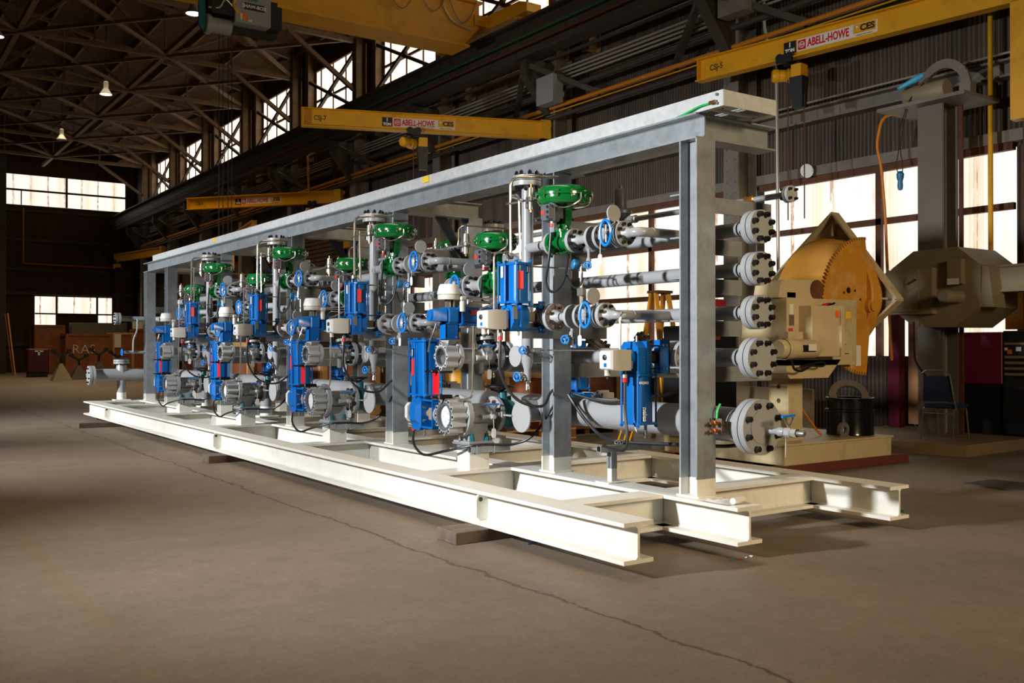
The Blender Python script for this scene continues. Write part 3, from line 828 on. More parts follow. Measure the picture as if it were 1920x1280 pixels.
def control_valve(x, y, z, zd, R, lab, pos_side=-1):
    t = thing('control_valve', lab, 'control valve', (x, y, z-.1))
    L = .125
    m = MB(); m.lathe((x, y, z), Y_, [(0, -L), (F2R, -L), (F2R, -L+.028), (.05, -L+.036), (.048, -.06), (.07, -.02), (.072, .02), (.048, .06), (.05, L-.036), (F2R, L-.028), (F2R, L), (0, L)], 32)
    m.lathe((x, y, z), Z_, [(.066, -.085), (.05, -.1), (0, -.1)], 20)
    m.cyl((x, y, z), (x, y, z+.085), .062, n=20); m.lathe((x, y, z+.075), Z_, [(.062, 0), (.078, .004), (.078, .022), (.05, .03), (.04, .07), (0, .07)], 24)
    b = m.build('body', 'green', t)
    for s_ in (-1, 1):
        for i in range(8):
            th = PI/8 + i*PI/4
            m = MB(); m.hexes((x + F2R*.78*math.cos(th), y+s_*(L-.028), z + F2R*.78*math.sin(th)), -Y_*s_, 0, 1, .012, .016, 0); m.build('bolt', 'bolt', b)
    for i in range(6):
        m = MB(); m.hexes((x+.066*math.cos(i*PI/3), y+.066*math.sin(i*PI/3), z+.097), Z_, 0, 1, .011, .018, 0); m.build('bonnet_bolt', 'dull_steel', b)
    zb = z+.13; zt = zd-.07
    m = MB()
    for s_ in (-1, 1):
        m.hull([(x+a, y+s_*b_, h) for a in (-.03, .03) for b_, h in ((.028, zb), (.052, zb), (.042, zb+.06), (.062, zb+.06))])
        m.hull([(x+a, y+s_*b_, h) for a in (-.026, .026) for b_, h in ((.042, zb+.06), (.062, zb+.06), (.042, zt-.05), (.062, zt-.05))])
        m.hull([(x+a, y+s_*b_, h) for a in (-.03, .03) for b_, h in ((.036, zt-.05), (.064, zt-.05), (.02, zt), (.09, zt))])
    m.lathe((x, y, zb-.03), Z_, [(.05, 0), (.05, .04), (.03, .04)], 20)
    m.build('yoke', 'green', t)
    m = MB(); m.cyl((x, y, zb), (x, y, zt), .012, n=10); m.rbox((x, y, (zb+zt)/2), (.05, .04, .04), .008); m.build('stem', 'dull_steel', t)
    m = MB(); r = R*.915
    m.lathe((x, y, zd), Z_, [(0, -.08), (r*.5, -.082), (r*.84, -.077), (r*.93, -.068), (r*.98, -.05), (r, -.03), (r, -.011), (R, -.009), (R, .009), (r, .011), (r*.995, .03), (r*.96, .052), (r*.88, .065), (r*.7, .071), (r*.32, .074), (r*.28, .08), (0, .081)], 48)
    d = m.build('diaphragm_case', 'green', t)
    for i in range(12):
        m = MB(); a = 2*PI*(i+.3)/12; p = V((x+R*.965*math.cos(a), y+R*.965*math.sin(a), zd))
        m.lathe(p-Z_*.03, Z_, [(0, 0), (.006, 0), (.006, .012), (.011, .013), (.011, .02), (.006, .021), (.006, .042), (.012, .043), (.012, .052), (0, .053)], 6)
        m.build('rim_bolt', 'steel', d)
    # positioner
    px = x-.16; pz = (zb+zt)/2+.01
    m = MB(); m.rbox((px+.045, y, pz), (.07, .125, .145), .012); m.box(px+.07, x-.03, y-.03, y+.03, pz-.04, pz+.04); p = m.build('positioner', 'dark_box', t)
    m = MB(); m.hull([(px-.03+k, y+a*.058*(1 if k else .92), pz+b_*.07*(1 if k else .9)) for k in (0, .045) for a, b_ in ((-1, -.75), (-1, .75), (-.7, 1), (.7, 1), (1, .75), (1, -.75), (.7, -1), (-.7, -1))]); m.build('cover', 'dark_box', p)
    m = MB(); m.box(px-.034, px-.029, y-.0, y+.046, pz-.014, pz+.016); m.build('red_label', 'label_red', p)
    for q in (-.04, 0, .04):
        m = MB(); m.disc((px-.03, y-.036, pz+q), X_, .0125, .012, 14); m.build('gauge', 'black', p)
    m = MB(); m.hexes((px+.02, y-.064, pz), -Y_, .055, 6, .006, .006); m.build('screws', 'steel', p)
    m = MB(); m.cyl((px+.02, y-.02, pz-.07), (px+.02, y-.02, pz-.105), .012, n=10); m.m = 1; m.cyl((px+.02, y-.02, pz-.085), (px+.02, y-.02, pz-.112), .015, n=10); m.build('cable_gland', ['steel', 'red'], p)
    # air regulator and tubes
    rx, ry, rz = x-.2, y+.17, zd-.02
    m = MB(); m.rbox((rx, ry, rz), (.07, .075, .05), .012); m.cyl((rx, ry, rz), (rx, ry, rz+.09), .034, .028, 12); m.cyl((rx, ry, rz), (rx, ry, rz-.085), .026, n=12); m.rbox((rx, ry+.045, rz-.045), (.04, .04, .05), .008); m.m = 1; m.cyl((rx, ry, rz-.085), (rx, ry, rz-.105), .011, n=8); m.cyl((rx, ry, rz+.09), (rx, ry, rz+.12), .007, n=8)
    m.m = 0; m.lathe((rx, ry, rz), -X_, [(.012, .02), (.012, .05), (0, .05)], 6); m.lathe((rx, ry, rz), -Y_, [(.012, .02), (.012, .05), (0, .05)], 6); m.build('air_regulator', ['dull_steel', 'brass'], t)
    m = MB()
    m.tube([(rx, ry-.03, rz), (rx-.005, ry-.07, rz), (px-.0, y-.1, pz+.05), (px+.06, y-.07, pz+.03)], .0085, 8, .03)
    m.tube([(rx-.03, ry, rz-.01), (rx-.12, ry+.12, rz-.03), (rx-.125, ry+.16, rz-.03)], .009, 8, .02)
    m.tube([(px+.05, y-.06, pz+.05), (px+.03, y-.15, zd-.12), (x-.1, y-R*.98, zd-.11), (x-.02, y-R*1.03, zd-.06), (x-.02, y-R*1.03, zd+.0)], .006, 8, .04)
    m.build('air_tube', 'steel', t)
    return t

def positioner_box(t, c, face=-1):
    """pale grey box with a slanted face, knob, blue window, gland and red ring; faces -x"""
    x, y, z = c
    m = MB(); m.hull([(x+a, y+b, z+h) for a, b, h in [(.1, -.075, -.075), (.1, .075, -.075), (.1, -.075, .075), (.1, .075, .075), (-.07, -.07, -.07), (-.07, .07, -.07), (-.07, -.07, .07), (-.07, .07, .07), (.0, -.082, -.078), (0, .082, -.078), (0, -.082, .08), (0, .082, .08)]])
    p = m.build('positioner', 'posit', t)
    m = MB(); m.hull([(x+a, y+b, z+h) for a, b, h in [(-.07, -.07, -.07), (-.07, .07, -.07), (-.07, -.07, .07), (-.07, .07, .07), (-.088, -.06, -.06), (-.088, .06, -.06), (-.088, -.06, .06), (-.088, .06, .06)]]); m.build('front_cover', 'posit_face', p)
    m = MB(); m.lathe((x-.088, y-.0, z+.02), -X_, [(.02, 0), (.02, .008), (.012, .012), (0, .013)], 14); m.m = 1; m.box(x-.0895, x-.086, y-.018, y+.012, z-.05, z-.022); m.build('indicator', ['black', 'blue'], p)
    m = MB(); m.box(x+.1, x+.125, y-.065, y+.065, z-.065, z+.065); m.build('mounting_plate', 'dull_steel', p)
    m = MB(); m.cyl((x-.04, y+.03, z-.07), (x-.04, y+.03, z-.115), .022, n=14); m.m = 1; m.cyl((x-.04, y+.03, z-.115), (x-.04, y+.03, z-.14), .011, n=10); m.build('silencer', ['posit', 'black'], p)
    m = MB(); gx, gy = x+.06, y-.05
    m.m = 1; m.cyl((gx, gy, z-.07), (gx, gy, z-.1), .014, n=10); m.m = 0; m.lathe((gx, gy, z-.1), -Z_, [(.015, 0), (.02, .006), (.02, .03), (.015, .036)], 8); m.m = 2; m.cyl((gx, gy, z-.136), (gx, gy, z-.162), .019, n=12); m.build('cable_gland', ['steel', 'black', 'red'], p)
    return (gx, gy, z-.16)

def actuator_cyl(t, p0, p1, R, side, lobes=2):
    """ribbed air cylinder with square end plates and tie rods from p0 to p1; side = direction of the label"""
    p0, p1 = V(p0), V(p1); a = (p1-p0).normalized(); s_ = V(side).normalized(); w_ = a.cross(s_)
    L = (p1-p0).length
    m = MB(); m.prism(lobed(48, R*1.06, .12), p0, s_, w_, L if s_.cross(w_).dot(a) > 0 else -L)
    c = m.build('cylinder', 'blue', t)
    for q in (0, L):
        m = MB(); pts = [(R*1.24*k*a_, R*1.22*l*b_) for a_, b_, k, l in ((1, 1, 1, .8), (1, 1, .8, 1), (-1, 1, .8, 1), (-1, 1, 1, .8), (-1, -1, 1, .8), (-1, -1, .8, 1), (1, -1, .8, 1), (1, -1, 1, .8))]
        m.prism(pts, p0+a*(q-.009), s_, w_, .018 if s_.cross(w_).dot(a) > 0 else -.018)
        m.build('end_plate', 'blue', c)
    for k, l in ((1, 1), (1, -1), (-1, 1), (-1, -1)):
        m = MB(); q = p0 + s_*R*1.06*k + w_*R*1.06*l
        m.cyl(q-a*.03, q+a*(L+.03), .008, n=8)
        for h in (-.022, L+.012): m.lathe(q+a*h, a, [(0, 0), (.015, 0), (.015, .014), (0, .014)], 6)
        m.build('tie_rod', 'blue', c)
    return c
def label_plate(parent, c, n, u, w_, h, mt='label_red', name='red_label', t=.004):
    c = V(c); n = V(n).normalized(); u = V(u).normalized(); v = n.cross(u)
    m = MB(); m.add([c + u*a*w_/2 + v*b*h/2 + n*k for k in (-.004, t) for a, b in ((-1, -1), (1, -1), (1, 1), (-1, 1))], [(0, 3, 2, 1), (4, 5, 6, 7), (0, 1, 5, 4), (1, 2, 6, 5), (2, 3, 7, 6), (3, 0, 4, 7)])
    return m.build(name, mt, parent)

# --- A: vertical header with top flange and drain pot
XV, YV = 4.785, 6.70
t = thing('vertical_pipe', 'vertical grey pipe with bolted top flange and drain pot in the {b}', 'pipe', (XV, YV, 1.08))
m = MB()
m.lathe((XV, YV, 0), Z_, [(0, 1.12), (.028, 1.12), (.03, 1.21), (.05, 1.275), (.05, 2.74), (.07, 2.765)], 28)
m.cyl((XV, YV, 2.238), (XT, 6.29, 2.238), .042, n=20); m.cyl((XV, YV, 1.642), (XT+.02, 6.5, 1.642), .042, n=20); m.cyl((XV, YV, 1.952), (4.7, 6.91, 1.952), .04, n=20)
m.build('pipe', 'grey_paint', t)
flange(t, (XV, YV, 2.782), Z_, .123, .04, 8, side=-1, bh=.03)
flange(t, (XV, YV, 2.828), Z_, .123, .04, 8, bh=.036, name='blind_flange')
m = MB(); m.disc((XV, YV, 2.805), Z_, .09, .012); m.build('gasket', 'gasket', t)
flange(t, (XT, 6.283, 2.238), -Y_, F2R, .03, 8, name='branch_flange', side=-1, rb=.013)
m = MB(); m.lathe((XV, YV, 1.12), -Z_, [(.02, 0), (.03, .005), (.03, .02), (.017, .025), (.017, .055), (.02, .06), (.02, .085), (0, .085)], 12); m.build('drain_plug', 'steel', t)
small_valve((4.735, 6.66, 1.375), (-.85, -.5, 0), 'round blue handled needle valve high on the drain pot, {b}', .03)
small_valve((4.745, 6.73, 1.15), (-.95, -.3, 0), 'larger round blue handled valve low on the drain pot, {b}', .036)
m = MB(); m.tube([(4.76, 6.62, 1.375), (4.77, 5.62, 1.375)], .006, 8); m.lathe((4.76, 6.6, 1.375), -Y_, [(.008, 0), (.015, .004), (.015, .04), (.008, .05)], 6)
one('impulse_tube', m, 'steel', 'thin level steel tube running from the drain pot in the {b}', 'tube')

# --- B: upper train
control_valve(XT, 6.135, 2.238, 2.605, .235, 'tall green diaphragm control valve on the top line of the {b}')
t = thing('pipe_spool', 'short grey spool with drain leg right of the upper green valve, {b}', 'pipe', (XT, 5.87, 2.05))
m = MB(); m.cyl((XT, 5.98, 2.238), (XT, 5.73, 2.238), R2, n=20); m.cyl((XT, 5.82, 2.238), (XT, 5.82, 2.09), .013, n=10); m.lathe((XT, 5.82, 2.09), -Z_, [(.018, 0), (.018, .03), (0, .03)], 10); m.build('pipe', 'grey_paint', t)
flange(t, (XT, 5.99, 2.238), -Y_, F2R, .036, 8, R2, .05, rb=.014, bh=.026)
flange(t, (XT, 5.755, 2.238), Y_, F2R, .03, 0, R2, .04)
gate_valve(5.56, 2.238, 'grey flanged valve with oval blue handle on the top line of the {b}')
spectacle((XT, 5.438, 2.238), Y_, V((-.47, 0, .883)), .062, .165, 'grey round spectacle blind above the top line oval handle in the {b}')
elbow_spool(5.39, 5.25, 2.238, 'grey flanged elbow turning back from the top line of the {b}')
small_valve((XT, 5.82, 2.03), (-.75, -.65, 0), 'small blue handled drain valve under the upper spool in the {b}', .026)
t = thing('pressure_gauge', 'dark blue cased gauge seen from behind below the upper spool, {b}', 'gauge', (4.72, 5.9, 2.0))
m = MB(); m.lathe((4.70, 5.93, 2.045), (-.9, .3, .1), [(0, -.02), (.034, -.018), (.04, 0), (.04, .022), (.03, .03), (0, .03)], 20); m.build('case', 'hand_blue', t)
m = MB(); m.cyl((4.72, 5.92, 2.04), (4.735, 5.84, 2.035), .01, n=8); m.rbox((4.735, 5.86, 2.03), (.035, .05, .035), .006); m.cyl((4.73, 5.9, 2.03), (4.73, 5.9, 1.86), .012, n=8); m.rbox((4.73, 5.9, 1.83), (.05, .07, .07), .01); m.cyl((4.73, 5.9, 1.8), (4.73, 5.9, 1.68), .02, .014, 10); m.build('manifold', 'dull_steel', t)

# --- C: middle train with actuated ball valve
t = thing('actuated_valve', 'ball valve with upright twin blue cylinders, middle line of the {b}', 'actuated valve', (4.6, 6.35, 1.5))
yc, zc = 6.36, 1.642
m = MB(); m.lathe((4.73, 6.36, zc), Y_, [(0, -.11), (.075, -.11), (.078, -.06), (.095, -.05), (.095, .05), (.07, .07), (.07, .11), (0, .11)], 28); m.cyl((4.73, yc, zc), (4.62, yc, zc), .035, n=14); m.build('body', 'cast_grey', t)
flange(t, (4.73, 6.245, zc), -Y_, .112, .04, 8, R2, .06, bolt='rust_bolt', rb=.016, bh=.026)
m = MB()
for s_ in (-1, 1):
    m.box(4.47, 4.68, yc-.04, yc+.04, zc+s_*.088-.006, zc+s_*.088+.006); m.box(4.62, 4.68, yc-.05, yc-.04, zc+s_*.1-.028, zc+s_*.1+.028)
m.box(4.66, 4.672, yc-.05, yc+.05, zc-.1, zc+.1)
br = m.build('bracket', 'blue', t)
m = MB(); m.hexes((4.65, yc-.05, zc+.1), -Y_, .014, 2, .009, .01, 0); m.hexes((4.65, yc-.05, zc-.1), -Y_, .014, 2, .009, .01, 0); m.build('bolts', 'steel', br)
m = MB(); m.rbox((4.56, yc, zc), (.09, .05, .075), .006); m.m = 1; m.cyl((4.6, yc, zc), (4.66, yc, zc), .03, n=12); m.build('coupling', ['olive', 'black'], t)
m = MB(); m.hull([(4.415+a, yc+b, zc+h) for a in (-.075, .075) for b, h in ((-.1, -.04), (-.1, .05), (-.06, .095), (.06, .095), (.1, .05), (.1, -.04), (.05, -.115), (-.05, -.115))]); m.rbox((4.40, yc, zc+.02), (.18, .1, .1), .02); m.box(4.405, 4.42, yc-.106, yc+.106, zc-.08, zc+.09)
gb = m.build('gearbox', 'blue', t)
label_plate(gb, (4.352, yc-.1, zc+.03), -Y_, X_, .04, .1, 'dull_steel', 'name_plate')
m = MB(); m.cyl((4.42, yc-.05, zc-.115), (4.42, yc-.05, zc-.15), .008, n=8); m.build('drain_stub', 'steel', gb)
c = actuator_cyl(t, (4.415, 6.305, zc+.115), (4.415, 6.305, 2.06), .065, -Y_)
label_plate(c, (4.385, 6.232, 1.93), (-.5, -1, 0), Z_, .14, .045)
label_plate(c, (4.455, 6.232, 2.02), (.4, -1, 0), Z_, .07, .016, 'black', 'arrow_label')
c = actuator_cyl(t, (4.40, 6.43, zc+.115), (4.40, 6.43, 2.06), .052, -Y_)
label_plate(c, (4.338, 6.42, 2.0), -X_, Z_, .09, .03, 'white', 'white_label')
gl1 = positioner_box(t, (4.20, yc+.02, zc-.025))
m = MB()
m.tube([(4.40, 6.43, 2.06), (4.40, 6.43, 2.12), (4.41, 6.36, 2.14), (4.42, 6.30, 2.1)], .007, 8, .03); m.rbox((4.40, 6.40, 2.13), (.05, .05, .05), .01)
m.tube([(4.30, 6.46, 1.76), (4.22, 6.5, 1.72), (4.16, 6.47, 1.7)], .006, 8, .03)
m.build('air_fittings', 'dull_steel', t)
t = thing('pipe_spool', 'short grey flanged spool with small drain leg on the middle line, {b}', 'pipe', (XT, 6.0, 1.5))
m = MB(); m.cyl((XT, 6.22, zc), (XT, 6.0, zc), R2, n=20); m.cyl((XT, 6.03, zc), (XT, 6.03, 1.52), .014, n=10); m.rbox((XT, 6.03, 1.50), (.04, .04, .05), .008); m.cyl((XT, 6.03, 1.48), (XT, 6.03, 1.40), .014, n=8); m.build('pipe', 'grey_paint', t)
flange(t, (XT, 6.015, zc), Y_, F2R, .03, 0, R2, .04)
gate_valve(5.80, zc, 'grey flanged valve with oval blue handle on the middle line of the {b}')
spectacle((XT, 5.675, zc), Y_, V((-.47, 0, .883)), .062, .165, 'grey round spectacle blind above the middle line oval handle in the {b}')
elbow_spool(5.60, 5.46, zc, 'grey flanged elbow turning back from the middle line of the {b}')
small_valve((4.69, 6.03, 1.46), (-.8, -.6, 0), 'small blue handled drain valve under the middle spool in the {b}', .03)

# --- D: lower green valve line, to the left of the vertical pipe
XL = 4.69
control_valve(XL, 7.04, 1.952, 2.32, .2, 'lower green diaphragm control valve left of the vertical pipe in the {b}')
t = thing('pipe_spool', 'short grey flanged spool left of the lower green valve in the {b}', 'pipe', (XL, 7.3, 1.85))
m = MB(); m.cyl((XL, 7.18, 1.952), (XL, 7.43, 1.952), R2*1.3, n=20); m.build('pipe', 'grey_paint', t)
flange(t, (XL, 7.185, 1.952), Y_, F2R, .03, 0); flange(t, (XL, 7.44, 1.952), -Y_, F2R*1.08, .036, 8, R2*1.3, .04, rb=.014, bh=.026)
spectacle((XL, 7.475, 1.952), Y_, Z_, .062, .155, 'grey round spectacle blind beside the lower green valve in the {b}')
gate_valve(7.60, 1.952, 'grey flanged valve with oval blue handle left of the lower green valve, {b}', XL)
elbow_spool(7.78, 7.92, 1.952, 'grey flanged elbow turning back left of the lower green valve, {b}', XL, 1)

# --- E: lug butterfly valve with level blue cylinder, feeding the fourth header
def lug_valve(t, x, y, z, R, n, L, bore, mt='cast_grey'):
    m = MB()
    pts = []
    N = 120
    for i in range(N):
        a = 2*PI*i/N; k = abs(math.cos(n*a/2))**2
        r = R*(.77+.23*k); pts.append((r*math.cos(a), r*math.sin(a)))
    # lugged ring with an open bore
    nz = X_; vs = []; fs = []
    for h in (0, L):
        for q, r_ in (('o', 1), ('i', 0)):
            for i in range(N):
                a = 2*PI*i/N
                if r_: vs.append((x+h, y+pts[i][0], z+pts[i][1]))
                else: vs.append((x+h, y+bore*math.cos(a), z+bore*math.sin(a)))
    for i in range(N):
        j = (i+1) % N
        fs += [(i, j, N+j, N+i), (2*N+i, 2*N+j, 3*N+j, 3*N+i), (i, j, 2*N+j, 2*N+i), (N+i, N+j, 3*N+j, 3*N+i)]
    m.add(vs, fs)
    b = m.build('body', mt, t)
    m = MB()
    for i in range(n):
        a = 2*PI*i/n
        m.disc((x+.002, y+R*.86*math.cos(a), z+R*.86*math.sin(a)), X_, R*.07, .012, 10)
    m.build('bolt_holes', 'gasket', b)
    m = MB()
    m.add([(x-.004+h, y+r_*math.cos(2*PI*i/48), z+r_*math.sin(2*PI*i/48)) for h in (0, .03) for r_ in (bore*1.18, bore*.96) for i in range(48)],
          [q for i in range(48) for j in [(i+1) % 48] for q in ((i, j, 48+j, 48+i), (i, j, 96+j, 96+i), (48+i, 48+j, 144+j, 144+i))])
    m.build('seat', 'dark_box', b)
    return b
xe, ye, ze = 4.19, 7.05, 1.322
t = thing('actuated_valve', 'open lug butterfly valve under a level blue air cylinder in the {b}', 'actuated valve', (xe, ye, 1.2))
lug_valve(t, xe-.05, ye, ze, .122, 8, .12, .07)
m = MB(); m.lathe((xe+.035, ye, ze), Y_, [(0, -.07), (.067, -.03), (.0665, .03), (0, .07)], 6)
m = MB(); m.disc((xe+.04, ye, ze), (.75, -.66, 0), .064, .012, 28); m.cyl((xe+.04, ye, ze-.07), (xe+.04, ye, ze+.14), .012, n=10); m.build('disc', 'steel', t)
m = MB(); m.hull([(xe+.037+a, ye+b, ze+h) for a, b, h in ((-.035, -.03, .1), (.035, -.03, .1), (-.035, .03, .1), (.035, .03, .1), (-.05, -.07, .135), (.05, -.07, .135), (-.05, .07, .135), (.05, .07, .135), (-.05, -.07, .15), (.05, -.07, .15), (-.05, .07, .15), (.05, .07, .15))]); m.build('neck', 'cast_grey', t)
m = MB(); m.box(xe-.03, xe-.022, ye-.055, ye+.05, 1.475, 1.6); m.box(xe-.03, xe+.095, ye-.055, ye-.047, 1.475, 1.6); m.box(xe+.087, xe+.095, ye-.055, ye+.05, 1.475, 1.6); m.box(xe-.05, xe+.11, ye-.075, ye+.07, 1.468, 1.478); m.box(xe-.03, xe+.095, ye-.06, ye+.055, 1.592, 1.602)
b = m.build('mount', 'blue', t)
m = MB(); m.hexes((xe+.05, ye-.065, 1.478), Z_, .02, 2, .008, .012, 0); m.cyl((xe+.03, ye, 1.478), (xe+.03, ye, 1.59), .022, n=12); m.build('bolts', 'steel', b)
zg = 1.667
m = MB(); m.rbox((xe+.035, ye, zg), (.12, .15, .14), .018); m.hull([(xe-.03+a, ye+b, zg+h) for a, b, h in ((0, -.07, -.05), (0, -.07, .05), (0, .07, -.05), (0, .07, .05), (0, -.05, .065), (0, .05, .065), (-.12, -.055, -.045), (-.12, -.055, .03), (-.12, .055, -.045), (-.12, .055, .03), (-.1, -.05, .05), (-.1, .05, .05))]); m.disc((xe-.155, ye, zg-.005), X_, .045, .02, 16)
g = m.build('gearbox', 'blue', t)
m = MB(); m.lathe((xe-.16, ye, zg), -X_, [(.012, 0), (.012, .015), (.006, .016), (.006, .04), (0, .04)], 8); m.build('stop_bolt', 'steel', g)
c = actuator_cyl(t, (xe+.12, ye, zg-.005), (xe+.435, ye, zg-.005), .068, -Y_)
label_plate(c, (xe+.25, ye-.079, zg+.028), -Y_, X_, .105, .042)
label_plate(c, (xe+.34, ye-.08, zg-.035), -Y_, X_, .055, .014, 'black', 'arrow_label')
m = MB(); m.box(xe+.0, xe+.02, ye-.02, ye+.02, 1.735, 1.80); m.box(xe+.06, xe+.07, ye-.02, ye+.02, 1.735, 1.80); m.cyl((xe+.035, ye, 1.735), (xe+.035, ye, 1.80), .014, n=10); m.build('box_bracket', 'dull_steel', t)
m = MB(); m.lathe((xe+.03, ye, 1.80), Z_, [(0, 0), (.093, 0), (.096, .01), (.096, .04), (.09, .045)], 28); sb = m.build('switch_box', 'posit', t)
m = MB(); m.lathe((xe+.03, ye, 1.845), Z_, [(.1, 0), (.1, .012), (.085, .07), (.075, .085), (0, .09)], 28); m.build('lid', 'posit_face', sb)
m = MB(); m.cyl((xe+.115, ye-.08, 1.70), (xe+.115, ye-.08, 1.79), .025, n=16); m.rbox((xe+.115, ye-.08, 1.81), (.06, .055, .04), .01); m.m = 1; m.cyl((xe+.115, ye-.08, 1.67), (xe+.115, ye-.08, 1.70), .009, n=8); m.build('air_filter', ['posit', 'black'], t)
m = MB(); m.tube([(xe+.145, ye-.08, 1.81), (xe+.46, ye-.1, 1.815)], .006, 8); m.tube([(xe+.2, ye-.02, 1.75), (xe+.22, ye-.04, 1.79), (xe+.5, ye-.1, 1.78)], .006, 8, .03); m.tube([(xe-.07, ye+.04, 1.6), (xe-.09, ye+.06, 1.52), (xe-.1, ye+.09, 1.47), (xe-.1, ye+.13, 1.36)], .006, 8, .02)
m.tube([(xe+.02, ye+.1, 1.6), (xe+.02, ye+.12, 1.45), (xe+.02, ye+.12, 1.36)], .012, 8, .02); m.build('air_tube', 'steel', t)
t = thing('pipe_run', 'grey flanged pipe from the open lug valve to the header in the {b}', 'pipe', (4.7, ye, 1.2))
m = MB(); m.cyl((4.29, ye, ze), (XH, ye, ze), .062, n=24); m.lathe((4.52, ye, ze), X_, [(.062, 0), (.075, .01), (.075, .1), (.062, .11)], 24); m.cyl((4.57, ye, ze), (4.57, ye-.07, ze), .045, n=16); m.cyl((4.6, ye, ze), (4.6, ye+.02, ze+.14), .055, n=18); m.cyl((4.53, ye-.02, ze-.05), (4.53, ye-.02, ze-.15), .03, .028, 12); m.build('pipe', 'grey_paint', t)
flange(t, (4.285, ye, ze), X_, .118, .034, 0, .062, .05)
flange(t, (4.69, ye, ze), -X_, .13, .036, 8, .062, .04, rb=.018, bh=.03); flange(t, (4.80, ye, ze), X_, .13, .036, 8, .062, .05, rb=.018)
flange(t, (4.6, ye+.022, ze+.15), (0, .14, 1), .085, .03, 8, rb=.014, both=True)
m = MB(); m.disc((4.745, ye, ze), X_, .1, .06); m.build('wafer', 'dark_box', t)
spectacle((4.74, ye, ze), X_, -Y_, .09, .24, 'pale grey round spectacle blind standing out from the lug valve pipe, {b}')
def lever_valve(c, lab, tag=True):
    c = V(c)
    t = thing('ball_valve', lab, 'valve', c)
    m = MB(); m.rbox(c, (.045, .06, .045), .01); m.cyl(c-X_*.09, c+X_*.03, .02, .016, 12); m.cyl(c-X_*.11, c-X_*.085, .024, n=12); m.lathe(c, -Y_, [(.018, 0), (.018, .05), (0, .052)], 10); m.build('body', 'cast_grey', t)
    m = MB(); m.cyl(c, c+Z_*.05, .01, n=8); m.beam(c+V((-.02, 0, .04)), c+V((-.055, 0, .1)), .006, .014); m.beam(c+V((.02, 0, .04)), c+V((.055, 0, .1)), .006, .014); m.build('stem', 'dull_steel', t)
    m = MB(); m.beam(c+V((-.075, 0, .106)), c+V((.075, 0, .106)), .016, .014); m.build('lever', 'blue_wheel', t)
    m = MB(); m.cyl(c+V((0, -.03, -.02)), c+V((0, -.035, -.1)), .0022, n=5); q = c+V((0, -.035, -.1))
    m.hull([q+V((b_, a, -h)) for a in (0, .003) for b_, h in ((-.022, .012), (-.012, 0), (.012, 0), (.022, .012), (.022, .07), (.012, .082), (-.012, .082), (-.022, .07))]); m.build('tag', 'white', t)
lever_valve((4.54, 6.95, 1.31), 'small lever ball valve with white tag on the lug valve pipe, {b}')

# --- F: large lug butterfly valve with upright twin cylinder at the bottom
xb, yb, zb_ = 4.285, 7.14, .81
t = thing('actuated_valve', 'large lug butterfly valve with tall twin blue cylinder, bottom of the {b}', 'actuated valve', (xb, 7.4, .63))
lug_valve(t, xb-.06, yb, zb_, .165, 12, .14, .105)
m = MB(); m.disc((xb-.03, yb, zb_), X_, .075, .02, 36); m.hexes((xb-.04, yb, zb_), -X_, .045, 5, .01, .006); m.disc((xb-.022, yb, zb_), X_, .104, .01, 36); m.build('disc', 'posit_face', t)
m = MB(); m.rbox((xb+.04, yb+.19, zb_), (.09, .06, .11), .01); m.disc((xb+.04, yb+.225, zb_), Y_, .075, .02, 20); m.build('neck', 'cast_grey', t)
m = MB()
for s_ in (-1, 1): m.box(xb-.035, xb+.13, yb+.235, yb+.44, zb_+s_*.12-.008, zb_+s_*.12+.008)
m.box(xb-.04, xb+.135, yb+.235, yb+.247, zb_-.13, zb_+.13); m.box(xb+.115, xb+.13, yb+.235, yb+.44, zb_-.12, zb_+.12)
b = m.build('bracket', 'blue', t)
m = MB(); m.cyl((xb+.04, yb+.24, zb_), (xb+.04, yb+.44, zb_), .035, n=12); m.rbox((xb+.02, yb+.32, zb_), (.07, .06, .11), .008); m.m = 1
for h in (-.06, .06): m.lathe((xb-.02, yb+.38, zb_+h), -X_, [(.012, 0), (.012, .03), (0, .03)], 6)
m.build('coupling', ['olive', 'steel'], b)
m = MB(); yg = yb+.52
m.hull([(xb+.03+a, yg+b_, zb_+h) for a in (-.075, .075) for b_, h in ((-.1, -.12), (-.1, .12), (-.06, .145), (.06, .145), (.1, .06), (.1, -.08), (.06, -.15), (-.06, -.15))])
m.hull([(xb+.03+a, yg+b_, zb_+h) for a, b_, h in ((-.11, -.05, -.06), (-.11, -.05, .06), (-.11, .05, -.06), (-.11, .05, .06), (-.07, -.09, -.1), (-.07, -.09, .1), (-.07, .09, -.1), (-.07, .09, .1))])
g = m.build('gearbox', 'blue', t)
m = MB(); m.cyl((xb+.0, yg-.08, zb_-.14), (xb+.0, yg-.08, zb_-.2), .009, n=8); m.build('drain_stub', 'dull_steel', g)
c = actuator_cyl(t, (xb+.03, yg-.095, zb_+.165), (xb+.03, yg-.085, 1.455), .08, -X_)
c2 = actuator_cyl(t, (xb+.03, yg+.06, zb_+.165), (xb+.03, yg+.06, 1.455), .066, -X_)
label_plate(c2, (xb-.049, yg+.045, 1.22), -X_, Z_, .15, .04)
label_plate(c2, (xb-.049, yg+.045, 1.35), -X_, Z_, .075, .018, 'black', 'arrow_label'); label_plate(c2, (xb-.053, yg+.045, 1.35), -X_, Z_, .06, .006, 'white', 'arrow')
m = MB(); m.lathe((xb+.03, yg+.1, zb_), Y_, [(.07, 0), (.07, .05), (.065, .055)], 20); m.m = 1; m.hull([(xb+.03+a, yg+.15+b_, zb_+h) for a, h in ((-.08, -.05), (-.08, .05), (-.05, .085), (.05, .085), (.08, .05), (.08, -.05), (.05, -.085), (-.05, -.085)) for b_ in (0, .05)]); m.build('switch_box', ['dark_box', 'posit_face'], t)
